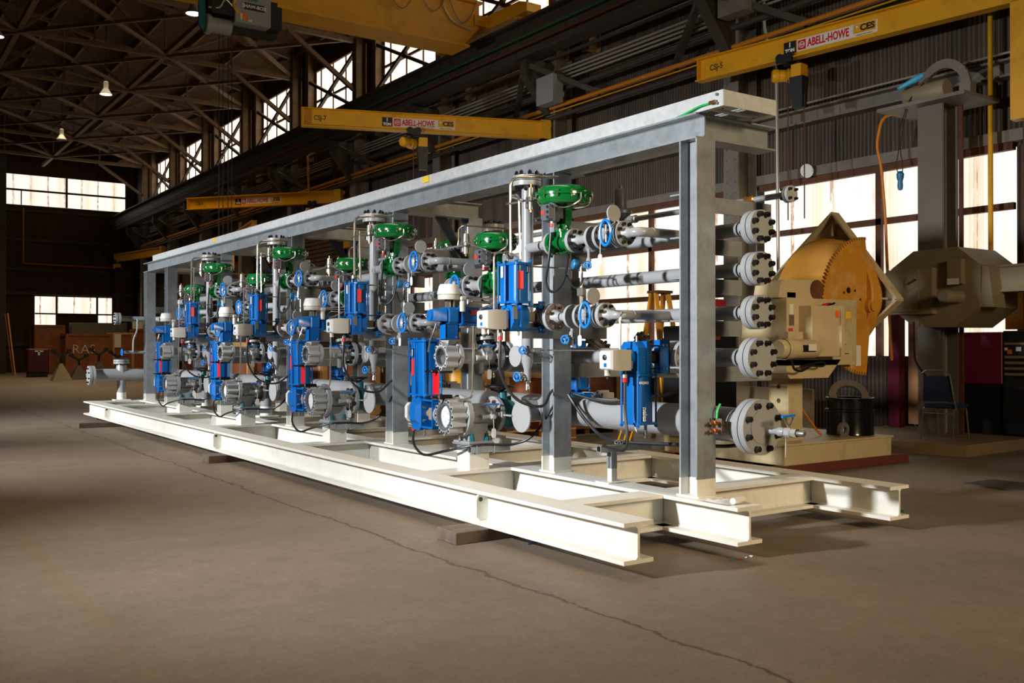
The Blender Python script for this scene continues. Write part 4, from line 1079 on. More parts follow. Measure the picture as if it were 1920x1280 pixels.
m = MB(); gx, gy, gz = xb+.0, yg+.12, zb_-.07
m.m = 1; m.cyl((gx, gy, gz), (gx, gy, gz-.04), .014, n=10); m.m = 0; m.lathe((gx, gy, gz-.04), -Z_, [(.015, 0), (.02, .006), (.02, .028), (.015, .034)], 8); m.m = 2; m.cyl((gx, gy, gz-.074), (gx, gy, gz-.1), .019, n=12); m.build('cable_gland', ['steel', 'black', 'red'], t)
gl2 = (gx, gy, gz-.1)
# bottom run
t = thing('pipe_run', 'thick grey flanged pipe from the large lug valve to the lowest header, {b}', 'pipe', (4.7, yb, .5))
m = MB(); m.cyl((4.40, yb, zb_), (XH, yb, zb_+.02), .098, n=32); m.build('pipe', 'grey_paint', t)
flange(t, (4.395, yb, zb_), X_, .18, .045, 8, .098, .05, rb=.016)
flange(t, (4.735, yb, zb_), -X_, .158, .036, 8, .098, .045, bolt='rust_bolt', rb=.017, bh=.026); flange(t, (4.93, yb, zb_), X_, .158, .036, 8, .098, .05, bolt='rust_bolt', rb=.017, side=1)
m = MB(); m.lathe((4.765, yb, zb_), X_, [(0, 0), (.12, 0), (.125, .02), (.125, .1), (.12, .14), (0, .14)], 24); m.cyl((4.84, yb, zb_), (4.84, yb+.02, zb_+.2), .04, n=12); w_ = m.build('wafer_valve', 'teal', t)
m = MB(); m.torus((4.8, yb+.02, 1.05), Z_, .12, .012, 28, 8)
for i in range(3): m.cyl((4.8, yb+.02, 1.0), (4.8+.12*math.cos(i*2.1), yb+.02+.12*math.sin(i*2.1), 1.05), .009, n=6)
m.cyl((4.83, yb+.02, .95), (4.8, yb+.02, 1.02), .016, n=8); m.build('handwheel', 'black', w_)
m = MB(); m.hull([(4.52+a, yb+b_, h) for a in (-.095, .095) for b_, h in ((-.09, .585), (.09, .585), (-.085, .74), (.085, .74))]); m.box(4.40, 4.64, yb-.13, yb+.13, .575, .592); sh = m.build('pipe_shoe', 'grey_paint', t)
m = MB()
for a in (-.075, .075):
    m.lathe((4.52+a, yb-.1, .592), Z_, [(0, 0), (.022, 0), (.022, .03), (.016, .031), (.016, .06), (0, .06)], 6)
m.build('shoe_bolts', 'teal', sh)
spectacle((4.755, yb, zb_), X_, -Y_, .135, .395, 'large pale grey round spectacle blind beside the bottom pipe flange, {b}')
lever_valve((4.62, 7.0, .80), 'small lever ball valve with tag on the thick bottom pipe, {b}')
t = thing('pedestal', 'square cream pedestal with strut and slide plate under the bottom pipe, {b}', 'pedestal', (4.52, yb, ZT))
m = MB(); m.box(4.42, 4.62, yb-.1, yb+.1, ZT, .505); m.build('foot', 'cream', t)
m = MB(); m.box(4.418, 4.622, yb-.102, yb+.102, .505, .56); m.box(4.39, 4.65, yb-.135, yb+.135, .56, .575); m.build('slide_plate', 'galv', t)
m = MB(); m.chan((4.40, yb-.135, .525), (4.80, yb-.135, .525), [(-.026, -.026), (.026, -.026), (.026, .026), (.008, .026), (.008, .02), (.02, .02), (.02, -.02), (-.02, -.02), (-.02, .02), (-.008, .02), (-.008, .026), (-.026, .026)], Y_, Z_)
for q in (4.45, 4.63): m.tube([(q, yb-.17, .57), (q, yb-.17, .49), (q, yb-.1, .49)], .006, 6, .01)
m.build('strut', 'galv', t)
# red lock bar between the two lug valves
t = thing('lock_bar', 'red lock bar held by two dark studs between the lug valves, {b}', 'bar', (4.17, 7.16, .95))
m = MB(); m.box(4.155, 4.162, 7.11, 7.21, 1.0, 1.18); m.build('bar', 'red', t)
m = MB(); m.box(4.156, 4.161, 7.1, 7.115, .96, 1.2); m.build('wire', 'dull_steel', t)
m = MB()
for z in (1.195, .975): m.lathe((4.20, 7.14, z), -X_, [(0, -.1), (.019, -.1), (.022, -.0), (.022, .04), (.014, .045), (.014, .1), (.008, .105), (.008, .16), (0, .16)], 8)
m.build('studs', 'bolt', t)
# air tubes that hang from the top beam
m = MB(); m.tube([(4.42, 6.42, 2.14), (4.43, 6.44, 2.72), (4.46, 6.42, 2.77), (4.6, 6.36, 2.78), (4.85, 6.36, 2.80)], .0125, 10, .05)
one('air_tube', m, 'steel', 'tall steel air tube above the middle actuator, left of its pair, {b}', 'tube')
m = MB(); m.tube([(4.43, 6.30, 2.1), (4.43, 6.32, 2.58), (4.44, 6.36, 2.62), (4.45, 6.48, 2.62), (4.7, 6.6, 2.62)], .0105, 10, .04)
one('air_tube', m, 'steel', 'steel air tube above the middle actuator, right of its pair, {b}', 'tube')
m = MB(); m.tube([(4.22, 6.36, 1.70), (4.22, 6.36, 2.13), (4.27, 6.38, 2.15), (4.40, 6.40, 2.15)], .0075, 8, .04)
one('air_tube', m, 'steel', 'thin steel tube up from the pale positioner of the {b}', 'tube')
m = MB(); m.tube([(4.36, 6.88, 1.58), (4.36, 6.9, .98), (4.34, 6.98, .955), (4.2, 7.3, .955)], .0095, 8, .05)
one('air_tube', m, 'steel', 'steel tube bent down to the bottom pipe in the {b}', 'tube')
m = MB(); m.tube([(4.85, 6.1, 2.02), (4.86, 6.06, 2.02), (4.86, 6.06, 1.6)], .008, 8, .04); m.tube([(4.45, 6.34, 2.05), (4.82, 6.34, 2.05), (4.86, 6.1, 2.03)], .007, 8, .04)
one('air_tube', m, 'steel', 'steel tube bent across behind the middle actuator, {b}', 'tube')
m = MB(); m.tube([(5.75, 9.40, 2.55), (5.75, 9.40, 2.74), (5.8, 9.38, 2.78), (6.4, 9.36, 2.78), (6.46, 9.36, 2.76), (6.46, 9.36, 2.6)], .011, 8, .08)
one('air_tube', m, 'steel', 'arched steel tube rising from the slim air pipe behind the {b}', 'tube')
# black cables
def cable(pts, lab, r=.011):
    m = MB(); P = [V(p) for p in pts]; Q = []
    E = [P[0]*2-P[1]] + P + [P[-1]*2-P[-2]]
    for i in range(1, len(E)-2):
        for k in range(8):
            t = k/8; a, b, c_, d = E[i-1], E[i], E[i+1], E[i+2]
            Q.append((b*2 + (c_-a)*t + (a*2-b*5+c_*4-d)*t*t + (b*3-a-c_*3+d)*t**3)/2)
    Q.append(P[-1]); m.tube(Q, r, 8)
    return one('cable', m, 'cable', lab, 'cable')
cable([gl1, (gl1[0], gl1[1], 1.2), (gl1[0]+.12, gl1[1]-.05, .99), (gl1[0]+.33, gl1[1]-.1, .93), (4.88, 6.5, 1.02), (5.0, 6.52, 1.08)], 'black cable looping from the pale positioner to the post, {b}', .012)
cable([gl2, (gl2[0], gl2[1], .52), (gl2[0]+.04, gl2[1]-.12, .43), (4.30, 7.25, .5), (4.42, 6.99, .562), (4.6, 6.98, .562), (4.78, 6.9, .562), (4.9, 6.75, .66), (5.0, 6.52, 1.0)], 'black cable from the bottom switch box over the pedestal strut, {b}', .0115)
cable([(4.6, 6.12, 2.30), (4.595, 6.14, 2.1), (4.61, 6.2, 1.92), (4.65, 6.17, 1.84), (4.72, 6.12, 1.92), (4.76, 6.1, 2.14), (4.9, 6.3, 2.15)], 'black cable looped below the upper green valve, {b}', .011)
cable([(4.53, 7.02, 2.0), (4.53, 7.03, 1.88), (4.56, 7.05, 1.8), (4.7, 7.1, 1.78)], 'short black cable below the lower green valve, {b}', .01)
cable([(4.76, 6.12, 1.97), (4.72, 5.98, 1.87), (4.72, 5.9, 1.88), (4.72, 5.88, 1.98)], 'black cable sagging to the gauge under the upper spool, {b}', .008)

t = thing('cable_bundle', 'bundle of black cables sloping down by the back post behind the {b}', 'cable', (5.75, 9.42, 2.4))
for q in range(5):
    m = MB(); m.tube([(5.48+.03*q, 9.44, 2.86), (5.7+.02*q, 9.43, 2.55), (5.83+.01*q, 9.42+.01*q, 2.40)], .014, 6, .1); m.build('cable', 'cable', t)
BANKITEMS = MODULE; MODULE = None
for o, lab, g in BANKITEMS:
    if o.get('group') is None: o['group'] = o.name.split('.')[0].replace('_', ' ') + 's of the valve banks'
    if 'middle actuator' in lab or 'air_tube' in o.name: pass
for k in range(1, 4):
    for o, lab, g in BANKITEMS:
        dup(o, (0, S*k, 0), lab.replace('{b}', BANK[k]))
for o, lab, g in BANKITEMS: o['label'] = lab.replace('{b}', BANK[0])
# ------------------------------------------------------------------ inline valve on the fourth header, cylinder hanging down
yi, zi = 5.43, HZ['d']
t = thing('actuated_valve', 'ball valve with blue air cylinder hanging down, between the two nearest posts', 'actuated valve', (5.1, yi, .8))
m = MB(); m.lathe((XH, yi, zi), Y_, [(.09, -.08), (.125, -.07), (.125, .07), (.09, .08)], 28); m.build('body', 'grey_flange', t)
flange(t, (XH, yi-.11, zi), -Y_, .13, .04, 8, bolt='rust_bolt', rb=.018); flange(t, (XH, yi+.11, zi), Y_, .13, .04, 8, bolt='rust_bolt', rb=.018)
m = MB(); m.box(5.04, 5.14, yi-.08, yi-.072, zi-.12, zi+.13); m.box(5.13, 5.14, yi-.08, yi+.08, zi-.12, zi+.13)
for s_ in (-1, 1): m.box(4.95, 5.14, yi-.03, yi+.03, zi+s_*.085-.006, zi+s_*.085+.006)
b = m.build('bracket', 'blue', t)
m = MB()
for h in (-.085, .09): m.hexes((5.09, yi-.08, zi+h), -Y_, .016, 2, .009, .008, 0)
m.build('screws', 'steel', b)
m = MB(); m.rbox((5.0, yi, zi), (.12, .05, .06), .006); m.m = 1; m.cyl((5.05, yi, zi), (5.13, yi, zi), .05, n=12); m.build('coupling', ['olive', 'black'], t)
m = MB(); m.hull([(4.88+a, yi+b_, zi+h) for a in (-.075, .06) for b_, h in ((-.1, -.12), (-.1, .07), (-.06, .115), (.06, .115), (.1, .07), (.1, -.12))]); m.box(4.885, 4.9, yi-.105, yi+.105, zi-.12, zi+.12); m.disc((4.80, yi, zi), X_, .07, .06, 24)
g = m.build('gearbox', 'blue', t)
m = MB(); m.hexes((4.875, yi-.1, zi), -Y_, .02, 2, .005, .004, 0); m.cyl((4.88, yi, zi+.115), (4.88, yi, zi+.16), .008, n=8); m.build('screws', 'steel', g)
c = actuator_cyl(t, (4.90, yi, .835), (4.90, yi, zi-.13), .085, -Y_)
label_plate(c, (4.965, yi-.085, 1.11), (.35, -1, 0), Z_, .12, .04, 'black', 'black_label')
text('lettering', 'neles', .052, (4.868, yi-.103, .905), -Z_, X_, 'white', c, bold=.0015, ext=.002)
text('lettering', 'metso', .036, (4.86, yi-.103, 1.135), -X_, -Z_, 'white', c, bold=.001, ext=.002)
m = MB(); m.tube([(4.86, yi, .83), (4.86, yi-.02, .765), (4.9, yi-.02, .755), (4.95, yi-.02, .755)], .006, 8, .02); m.lathe((4.95, yi-.02, .82), -Z_, [(.012, 0), (.012, .05), (.016, .055), (.016, .08), (.009, .085), (.009, .1), (0, .1)], 10); m.build('air_fittings', 'dull_steel', c)
g3 = positioner_box(t, (4.66, yi, zi-.02))
m = MB(); m.tube([(4.70, yi-.02, zi+.06), (4.70, yi-.02, 1.62), (4.73, yi-.01, 1.66), (4.73, 5.5, 1.67)], .0085, 8, .03); one('air_tube', m, 'steel', 'upright steel tube above the pale positioner between the two nearest posts', 'tube', 'air tubes of the valve banks')
cable([g3, (g3[0], g3[1], .95), (g3[0]+.005, g3[1]-.005, .66), (g3[0]+.06, 5.7, .645)], 'black cable dropping straight from the positioner onto the cable stand', .0115)
cable([(5.03, 6.45, 1.0), (5.05, 6.3, .84), (5.06, 6.1, .70), (5.05, 5.9, .655), (5.1, 5.76, .65), (5.2, 5.4, .66), (5.25, 4.95, .68), (5.3, 4.8, .7)], 'thick black cable sagging across the cable stand to the near post', .014)
cable([(5.0, 6.4, 1.02), (5.1, 6.1, .96), (5.15, 5.85, .98), (5.0, 5.6, 1.1)], 'black cable sagging behind the hanging blue cylinder', .011)

# back row, seen through the rack: copies of the same equipment
for o, lab, g in list(BANKITEMS):
    n = o.name.split('.')[0]
    if n == 'vertical_pipe': q = [((1.565, S*(k+1), 0), 'vertical grey pipe with top flange behind the rack, %s in that back row' % ORD[k]) for k in range(3)]
    elif 'tall green' in lab: q = [((1.56, 4.2+S*k, .05), 'green diaphragm valve behind the rack, %s in that back row' % ORD[k]) for k in range(3)]
    elif 'large lug butterfly' in lab: q = [((1.9, .25+S*k, 0), 'twin blue air cylinder behind the lowest header, %s in that back row' % ORD[k]) for k in range(4)]
    elif 'thick grey flanged pipe' in lab: q = []
    else: continue
    for off, l in q: dup(o, off, l)
for k, y in enumerate((7.25, 6.55)):
    t = thing('strainer', ('dark grey strainer leaning behind the fourth header, left of the two', 'dark grey strainer leaning behind the fourth header, right of the two')[k], 'strainer', (6.0, y, 1.2), 'strainers')
    a = V((.35, -.45, .75)).normalized(); c = V((6.0, y, 1.42))
    m = MB(); m.cyl(c-a*.3, c, .07, n=18); m.build('body', 'grey_paint', t)
    flange(t, c, a, .13, .03, 8, side=-1, mt='dark_steel'); flange(t, c+a*.036, a, .13, .03, 8, mt='dark_steel', name='cover')
m = MB(); m.cyl((6.0, 6.1, 1.2), (6.0, 20, 1.2), .07, n=20)
one('back_pipe', m, 'grey_paint', 'long grey pipe in the back row under the leaning strainers', 'pipe')
m = MB(); m.lathe((5.75, 6.61, 2.52), Z_, [(0, -.08), (.03, -.08), (.035, 0), (.05, .01), (.09, .07), (.1, .075), (.1, .1), (.06, .12), (.055, .15), (.055, .28), (.045, .3), (.02, .3), (.02, .33), (0, .33)], 24); m.cyl((5.75, 6.61, 2.4), (5.75, 6.61, 2.5), .03, n=10)
one('regulator', m, 'dark_box', 'dark grey pressure regulator with tall round cap behind the top line', 'regulator')

# ------------------------------------------------------------------ welding positioner with tilting table
ps = thing('welding_positioner', 'beige welding positioner with orange toothed sector and tilted square table', 'machine', (9.4, 7.8, .1))
m = MB(); m.box(8.47, 10.41, 7.03, 8.9, .1, .315); m.box(8.45, 10.43, 7.01, 8.92, .315, .335); m.build('base', 'beige', ps)
m = MB(); m.rbox((8.9, 7.37, .7), (.26, .28, .74), .01); c = m.build('column', 'beige', ps)
m = MB()
for z in (.45, .62, .79, .95): m.disc((8.77, 7.36, z), X_, .026, .01, 14)
m.build('holes', 'timber_red', c)
m = MB(); m.hull([(x, y, z) for y in (6.86, 7.52) for x, z in ((8.3, 1.12), (8.35, 1.06), (9.0, 1.06), (9.22, 1.26), (8.3, 1.26))]); m.box(8.3, 9.5, 6.86, 6.97, 1.2, 1.93); m.box(8.3, 8.75, 6.97, 7.5, 1.2, 1.93)
hd = m.build('head', 'beige', ps)
m = MB(); m.rbox((8.75, 6.78, 1.57), (.5, .18, .55), .008); m.rbox((9.0, 6.76, 1.57), (.06, .19, .55), .004); m.build('control_box', 'beige', hd)
m = MB(); m.box(9.06, 9.36, 6.82, 6.86, 1.33, 1.72); m.disc((9.22, 6.81, 1.50), Y_, .125, .02, 28); m.disc((9.22, 6.795, 1.50), Y_, .07, .02, 24); m.hexes((9.22, 6.80, 1.50), -Y_, .1, 6, .008, .006); m.build('round_cover', 'beige', hd)
m = MB(); m.hull([(x, y, z) for y in (6.9, 7.25) for x, z in ((8.22, 1.93), (8.26, 2.1), (8.3, 2.12), (8.86, 2.14), (8.92, 1.93))]); m.build('gear_housing', 'beige', hd)
m = MB(); m.disc((8.85, 6.9, 2.03), Y_, .11, .02, 20); m.build('pinion', 'rust', hd)
m = MB(); m.lathe((7.97, 6.70, 1.38), X_, [(0, 0), (.085, 0), (.1, .02), (.1, .12), (.108, .125), (.108, .2), (.1, .21), (.1, .56), (.085, .6), (0, .6)], 28); m.box(8.18, 8.42, 6.74, 6.86, 1.42, 1.56); mo = m.build('motor', 'beige', ps)
m = MB()
for x in (8.0, 8.06): m.torus((x+.05, 6.70, 1.38), X_, .1, .006, 24, 5)
m.box(8.25, 8.45, 6.595, 6.605, 1.35, 1.42); m.m = 1; m.box(8.33, 8.46, 6.594, 6.604, 1.36, 1.43); m.build('motor_bands', ['black', 'paper'], mo)
m = MB(); m.tube([(8.2, 6.72, 1.28), (8.25, 6.72, 1.16), (8.4, 6.74, 1.14), (8.55, 6.74, 1.2), (8.75, 6.74, 1.19), (8.8, 6.74, 1.22), (8.72, 6.74, 1.24), (8.4, 6.76, 1.19)], .012, 8, .04); m.build('cord', 'black', mo)
# stickers
def sticker(parent, x0, x1, z0, z1, y, mt, name='sticker'):
    m = MB(); m.box(x0, x1, y-.003, y, z0, z1); return m.build(name, mt, parent)
sticker(hd, 8.90, 8.955, 1.72, 1.80, 6.689, 'orange_sticker', 'orange_sticker'); sticker(hd, 9.30, 9.40, 1.72, 1.80, 6.858, 'sticker_yellow', 'yellow_sticker')
sticker(hd, 8.34, 8.41, 1.75, 1.86, 6.858, 'paper', 'paper_notice'); sticker(hd, 8.34, 8.42, 1.63, 1.745, 6.858, 'mast_grey', 'grey_notice'); sticker(hd, 8.33, 8.40, 1.57, 1.60, 6.858, 'label_red', 'red_sticker')
s_ = sticker(hd, 9.08, 9.2, 1.73, 1.84, 6.857, 'paper', 'paper_notice')
m = MB(); m.box(8.33, 8.50, 6.9, 7.02, 2.12, 2.17) if False else m.box(8.36, 8.5, 6.9, 7.0, 1.93, 1.99); one('tape_roll', m, 'hand_blue', 'bright blue block lying on the beige machine head', 'block')
m = MB(); m.tube([(8.8, 6.78, 1.86), (8.88, 6.76, 1.875), (8.98, 6.78, 1.87)], .012, 6); m.m = 1; m.tube([(8.92, 6.8, 1.86), (9.0, 6.77, 1.885)], .01, 6); m.m = 2; m.tube([(8.86, 6.74, 1.86), (8.95, 6.74, 1.88)], .011, 6); one('pens', m, ['red', 'hand_blue', 'black'], 'small heap of pens and tools on top of the beige control box', 'tools')
# toothed sector (plane xz) and pivot
cx, cz, Rs = 9.82, 1.876, .77
pts = []
N = 54
for i in range(N+1):
    a = PI/2 + PI*i/N
    for k, r in ((-.32, Rs), (-.14, Rs+.035), (.14, Rs+.035), (.32, Rs)):
        b = a + k*PI/N; pts.append((cx + r*math.cos(b), cz + r*math.sin(b)))
pts.append((cx+.02, cz-Rs)); pts.append((cx+.1, cz-.1)); pts.append((cx+.1, cz+.1)); pts.append((cx, cz+Rs))
m = MB(); m.prism(pts, (0, 7.0, 0), X_, Z_, -.035 if False else .035); sgm = m.build('toothed_sector', 'table_orange', ps)
m = MB(); m.disc((cx+.06, 6.96, cz), Y_, .085, .1, 24); m.disc((cx+.06, 6.9, cz), Y_, .06, .03, 20); m.build('pivot', 'table_orange', ps)
m = MB(); m.box(9.62, 9.72, 6.957, 6.962, 1.18, 1.42); m.build('paper_notice', 'paper', sgm)
m = MB()
for x, z, r in ((9.5, 2.05, .035), (9.42, 2.02, .014), (9.62, 2.05, .014), (9.55, 1.92, .014), (9.72, 1.95, .014)): m.disc((x, 6.998-.035, z), Y_, r, .006, 14)
m.build('holes', 'black', sgm)
# table: drum and square plate, plane yz, back of the table faces the camera
m = MB(); m.lathe((9.84, 7.6, 2.0), X_, [(0, 0), (.70, 0), (.72, .02), (.72, .18), (.6, .2), (.6, .24), (0, .24)], 64); m.build('turntable', 'table_orange', ps)
th = math.radians(-6); hd_ = 1.0
cn = [(7.66 + hd_*math.sin(th+k*PI/2), 2.05 + hd_*math.cos(th+k*PI/2)) for k in range(4)]
m = MB(); m.prism(cn, (10.10, 0, 0), Y_, Z_, .02); tb = m.build('table_plate', 'beige', ps)
m = MB()
for k in range(4):
    (a, b), (c_, d) = cn[k], cn[(k+1) % 4]
    m.beam((10.04, a, b), (10.04, c_, d), .025, .13, X_)
    q = V((0, a-7.66, b-2.05)).normalized()
    m.beam(V((10.06, 7.66, 2.05))+q*.72, V((10.06, 7.66, 2.05))+q*.86, .02, .09, X_)
m.build('table_rim', 'beige', ps)
m = MB()
for k in range(4): m.disc((10.098, 7.66+(cn[k][0]-7.66)*.9, 2.05+(cn[k][1]-2.05)*.9), X_, .04, .006, 20)
m.build('table_holes', 'paper', tb)
for i, (y, lab) in enumerate(((7.0, 'dark red painted bar on the floor before the beige machine base'), (8.75, 'dark red painted bar under the back of the beige machine base'))):
    m = MB(); m.rbox((9.45 if i == 0 else 9.4, y+.05, .05), (2.5 if i == 0 else 2.0, .14, .1), .006); one('timber_bar', m, 'timber_red', lab, 'timber')
# drum with flange ring on it
dr = thing('drum', 'glossy black steel drum on the beige machine base', 'drum', (10.12, 7.4, .335))
m = MB(); m.lathe((10.12, 7.4, .335), Z_, [(0, 0), (.27, 0), (.28, .01), (.275, .03), (.275, .28), (.288, .29), (.288, .31), (.275, .32), (.275, .42), (.285, .43), (.285, .45), (.26, .45), (.26, .38), (0, .38)], 40); m.build('shell', 'drum_black', dr)
m = MB(); a = V((-.5, -.6, .62)).normalized(); c = V((10.1, 7.4, .80))
m.lathe(c, a, [(.15, -.02), (.235, -.02), (.235, .02), (.15, .02), (.15, -.02)], 40); one('flange_ring', m, 'mast_grey', 'loose grey pipe flange leaning on top of the black drum', 'flange')
m = MB(); m.lathe((9.72, 7.2, .335), (0, 1, .05), [(.04, -.02), (.09, -.02), (.09, .02), (.04, .02), (.04, -.02)], 20); m.T = None; m.v = [p+Z_*.085 for p in m.v]; m.box(9.63, 9.81, 7.18, 7.22, .335, .36)
one('lifting_eye', m, 'mast_grey', 'grey lifting eye on the beige base beside the black drum', 'lifting eye')
m = MB(); m.tube([(9.12, 7.6, 1.0), (9.62, 7.5, .40), (9.68, 7.48, .345)], .014, 8); one('orange_rod', m, 'orange_pipe', 'thin orange rod leaning behind the beige column', 'rod')

# ------------------------------------------------------------------ welding manipulator: mast, carriage, boom
mp = thing('welding_manipulator', 'grey mast with olive eight sided carriage and boom at the right', 'machine', (12.98, 8.0, 0))
m = MB(); m.hull([(x, y, z) for z in (0, .15) for x, y in ((11.74, 6.86), (13.9, 6.95), (13.9, 9.3), (11.9, 9.3), (11.5, 7.8))]); m.build('base', 'tan_base', mp)
m = MB(); m.ibeam((12.98, 8.0, .15), (12.98, 8.0, 4.85), .4, .38, .02, .02, X_); m.box(12.79, 12.81, 7.8, 8.2, .15, 4.85); m.build('mast', 'mast_grey', mp)
m = MB(); m.box(13.17, 13.2, 7.74, 7.8, .15, 4.85); m.build('rack_strip', 'rust', mp)
m = MB(); m.box(12.55, 13.45, 7.35, 8.7, 4.85, 4.9); tp = m.build('top_plate', 'col_steel', mp)
m = MB(); m.lathe((12.9, 8.45, 5.06), -Y_, [(0, 0), (.13, 0), (.15, .03), (.15, .62), (.13, .65), (0, .65)], 24); m.box(12.8, 13.0, 7.95, 8.35, 4.9, 4.96); m.build('hoist_motor', 'olive', tp)
m = MB(); N = 14; pr = []
for i in range(N+1):
    a = PI*i/N; pr.append((.42*math.cos(a), .46*math.sin(a)))
for i in range(N, -1, -1):
    a = PI*i/N; pr.append((.30*math.cos(a), .33*math.sin(a)))
m.prism([(8.0+a, 5.1+b) for a, b in pr], (13.1, 0, 0), Y_, Z_, .06); m.box(13.05, 13.2, 7.55, 7.72, 4.9, 5.15); m.box(13.05, 13.2, 8.28, 8.44, 4.9, 5.15); m.build('arch', 'col_steel', tp)
hx = 12.4
def zy(u, v):                                      # a point of the photograph on the carriage's face, as (y, z)
    k = (u-960)/1818.73; az = math.radians(34.624) + math.atan(k); y = hx/math.tan(az)
    d = hx*math.sin(math.radians(34.624)) + y*math.cos(math.radians(34.624))
    return (y, 1.407 + (649-v)*d/1818.73)
oc = [zy(*p) for p in ((1671, 505), (1713, 471), (1795, 462), (1838, 495), (1838, 575), (1790, 613), (1715, 613), (1685, 590), (1671, 590))]
m = MB(); m.prism(oc, (hx, 0, 0), Y_, Z_, .95); cg = m.build('carriage', 'olive', mp)
def plate(p, q, x0, d):
    (y0, z0), (y1, z1) = zy(*p), zy(*q); return (x0-d, x0, min(y0, y1), max(y0, y1), min(z0, z1), max(z0, z1))
m = MB(); m.box(*plate((1671, 508), (1757, 588), hx, .12)); m.box(*plate((1671, 512), (1733, 584), hx-.12, .02)); cb = m.build('switch_cabinet', 'olive', cg)
(ky, kz) = zy(1718, 532)
m = MB(); m.disc((hx-.145, ky, kz), X_, .085, .01, 24); m.m = 1; m.beam((hx-.16, ky+.03, kz-.01), (hx-.16, ky-.09, kz+.05), .02, .03, X_); m.build('switch_handle', ['olive', 'black'], cb)
m = MB(); m.box(*plate((1784, 487), (1810, 532), hx, .1)); jb = m.build('junction_box', 'olive', cg)
b_ = plate((1784, 523), (1806, 533), hx-.1, .004); m = MB(); m.box(*b_); m.build('white_plate', 'paper', jb)
(ky, kz) = zy(1803, 556)
m = MB(); m.lathe((hx-.4, ky+.03, kz), X_, [(0, 0), (.075, 0), (.085, .015), (.085, .4), (0, .4)], 28); mt_ = m.build('motor', 'olive', cg)
m = MB(); m.disc((hx-.402, ky+.03, kz), X_, .07, .008, 24); m.build('fan_cover', 'alum', mt_)
m = MB(); m.prism([zy(1840, 498), zy(1852, 498), zy(1862, 575), zy(1838, 575)], (hx+.02, 0, 0), Y_, Z_, .3); m.build('end_guard', 'olive', cg)
m = MB(); m.box(hx+.28, hx+.6, 3.0, 8.0, 2.16, 2.46); m.box(hx+.24, hx+.64, 3.0, 7.0, 2.46, 2.49); m.box(hx+.24, hx+.64, 3.0, 7.0, 2.13, 2.16); m.build('boom', 'olive', mp)
m = MB(); m.tube([(hx-.1, 7.95, 1.75), (hx-.08, 7.95, 1.2), (hx+.0, 7.75, .9), (hx+.1, 7.5, .75)], .014, 8, .1); m.build('hanging_cable', 'black', mp)

# chair
def chair(x, y, z, rz):
    t = thing('stacking_chair', 'blue padded stacking chair with chrome legs, its back to the camera', 'chair', (x, y, z))
    T = Matrix.Translation((x, y, z)) @ Matrix.Rotation(rz, 4, 'Z')
    def mb(): q = MB(); q.T = T; return q
    m = mb(); m.rbox((0, .02, .455), (.44, .44, .06), .022); m.build('seat', 'chair_blue', t)
    m = mb(); m.hull([(sx*.2*(1 if h < .8 else .86), -.235-.06*(h-.5)/.4+d, h) for sx in (-1, 1) for h in (.52, .56, .84, .86) for d in (0, .035)]); m.build('backrest', 'chair_blue', t)
    for s_ in (-1, 1):
        m = mb(); m.tube([(s_*.215, -.28, 0), (s_*.205, -.23, .38), (s_*.2, -.19, .44), (s_*.2, .12, .44)], .0115, 8, .06); m.build('leg', 'chrome', t)
        m = mb(); m.tube([(s_*.205, .27, 0), (s_*.195, .2, .42), (s_*.19, .1, .44)], .0115, 8, .05); m.build('leg', 'chrome', t)
    m = mb(); m.tube([(-.225, -.2, .42), (-.215, -.26, .6), (-.185, -.31, .9), (-.1, -.315, .94), (.1, -.315, .94), (.185, -.31, .9), (.215, -.26, .6), (.225, -.2, .42)], .0115, 8, .05); m.build('back_frame', 'chrome', t)
    m = mb(); m.tube([(-.205, -.235, .36), (.205, -.235, .36)], .008, 8); m.build('stretcher', 'chrome', t)
chair(12.3, 7.48, .15, -PI/2+.15)
# cabinets and odds behind the chair
t = thing('welding_cabinet', 'dark maroon steel cabinet behind the blue chair', 'cabinet', (13.6, 7.66, .15))
m = MB(); m.rbox((13.62, 7.66, 1.24), (.36, .68, .74), .012); m.build('body', 'maroon', t)
m = MB(); m.box(13.46, 13.78, 7.36, 7.96, .15, .87); m.build('stand', 'black', t)
t = thing('control_panel', 'black control panel with slots and small labels at the right edge', 'panel', (13.6, 7.05, .15))
m = MB(); m.rbox((13.62, 7.06, .9), (.36, .5, 1.45), .01); b = m.build('body', 'black', t)
m = MB()
for z in (1.0, 1.08, 1.16, 1.24): m.box(13.43, 13.445, 6.85, 7.28, z, z+.035)
m.box(13.43, 13.44, 6.85, 7.28, 1.43, 1.46); m.build('slots', 'olive', b)
m = MB(); m.box(13.43, 13.44, 7.18, 7.24, 1.30, 1.36); m.m = 1; m.box(13.43, 13.44, 7.05, 7.12, 1.34, 1.40); m.box(13.43, 13.44, 7.24, 7.28, 1.35, 1.39); m.build('labels', ['orange_sticker', 'paper'], b)
m = MB(); m.box(13.86, 13.9, 6.2, 7.5, 1.65, 2.25); one('tarpaulin', m, 'table_orange', 'orange tarpaulin hung low on the wall under the boom', 'tarpaulin')
m = MB(); m.box(13.5, 13.66, 8.98, 9.16, 0, 2.1); one('maroon_post', m, 'maroon', 'tall maroon steel post between the positioner and the plywood', 'post')
m = MB(); m.box(13.7, 13.75, 8.35, 8.95, .2, 2.05); b = one('plywood_sheet', m, 'plywood', 'pinkish plywood sheet stood behind the blue chair', 'plywood')
m = MB(); m.box(13.7, 13.76, 8.26, 8.33, .2, 2.05); one('yellow_board', m, 'pale_wood', 'narrow yellow board standing beside the plywood sheet', 'board')
m = MB(); m.box(12.2, 12.26, 9.6, 11.2, .0, .75); one('steel_plate', m, 'tan_base', 'tan plate stood up behind the beige column', 'plate')
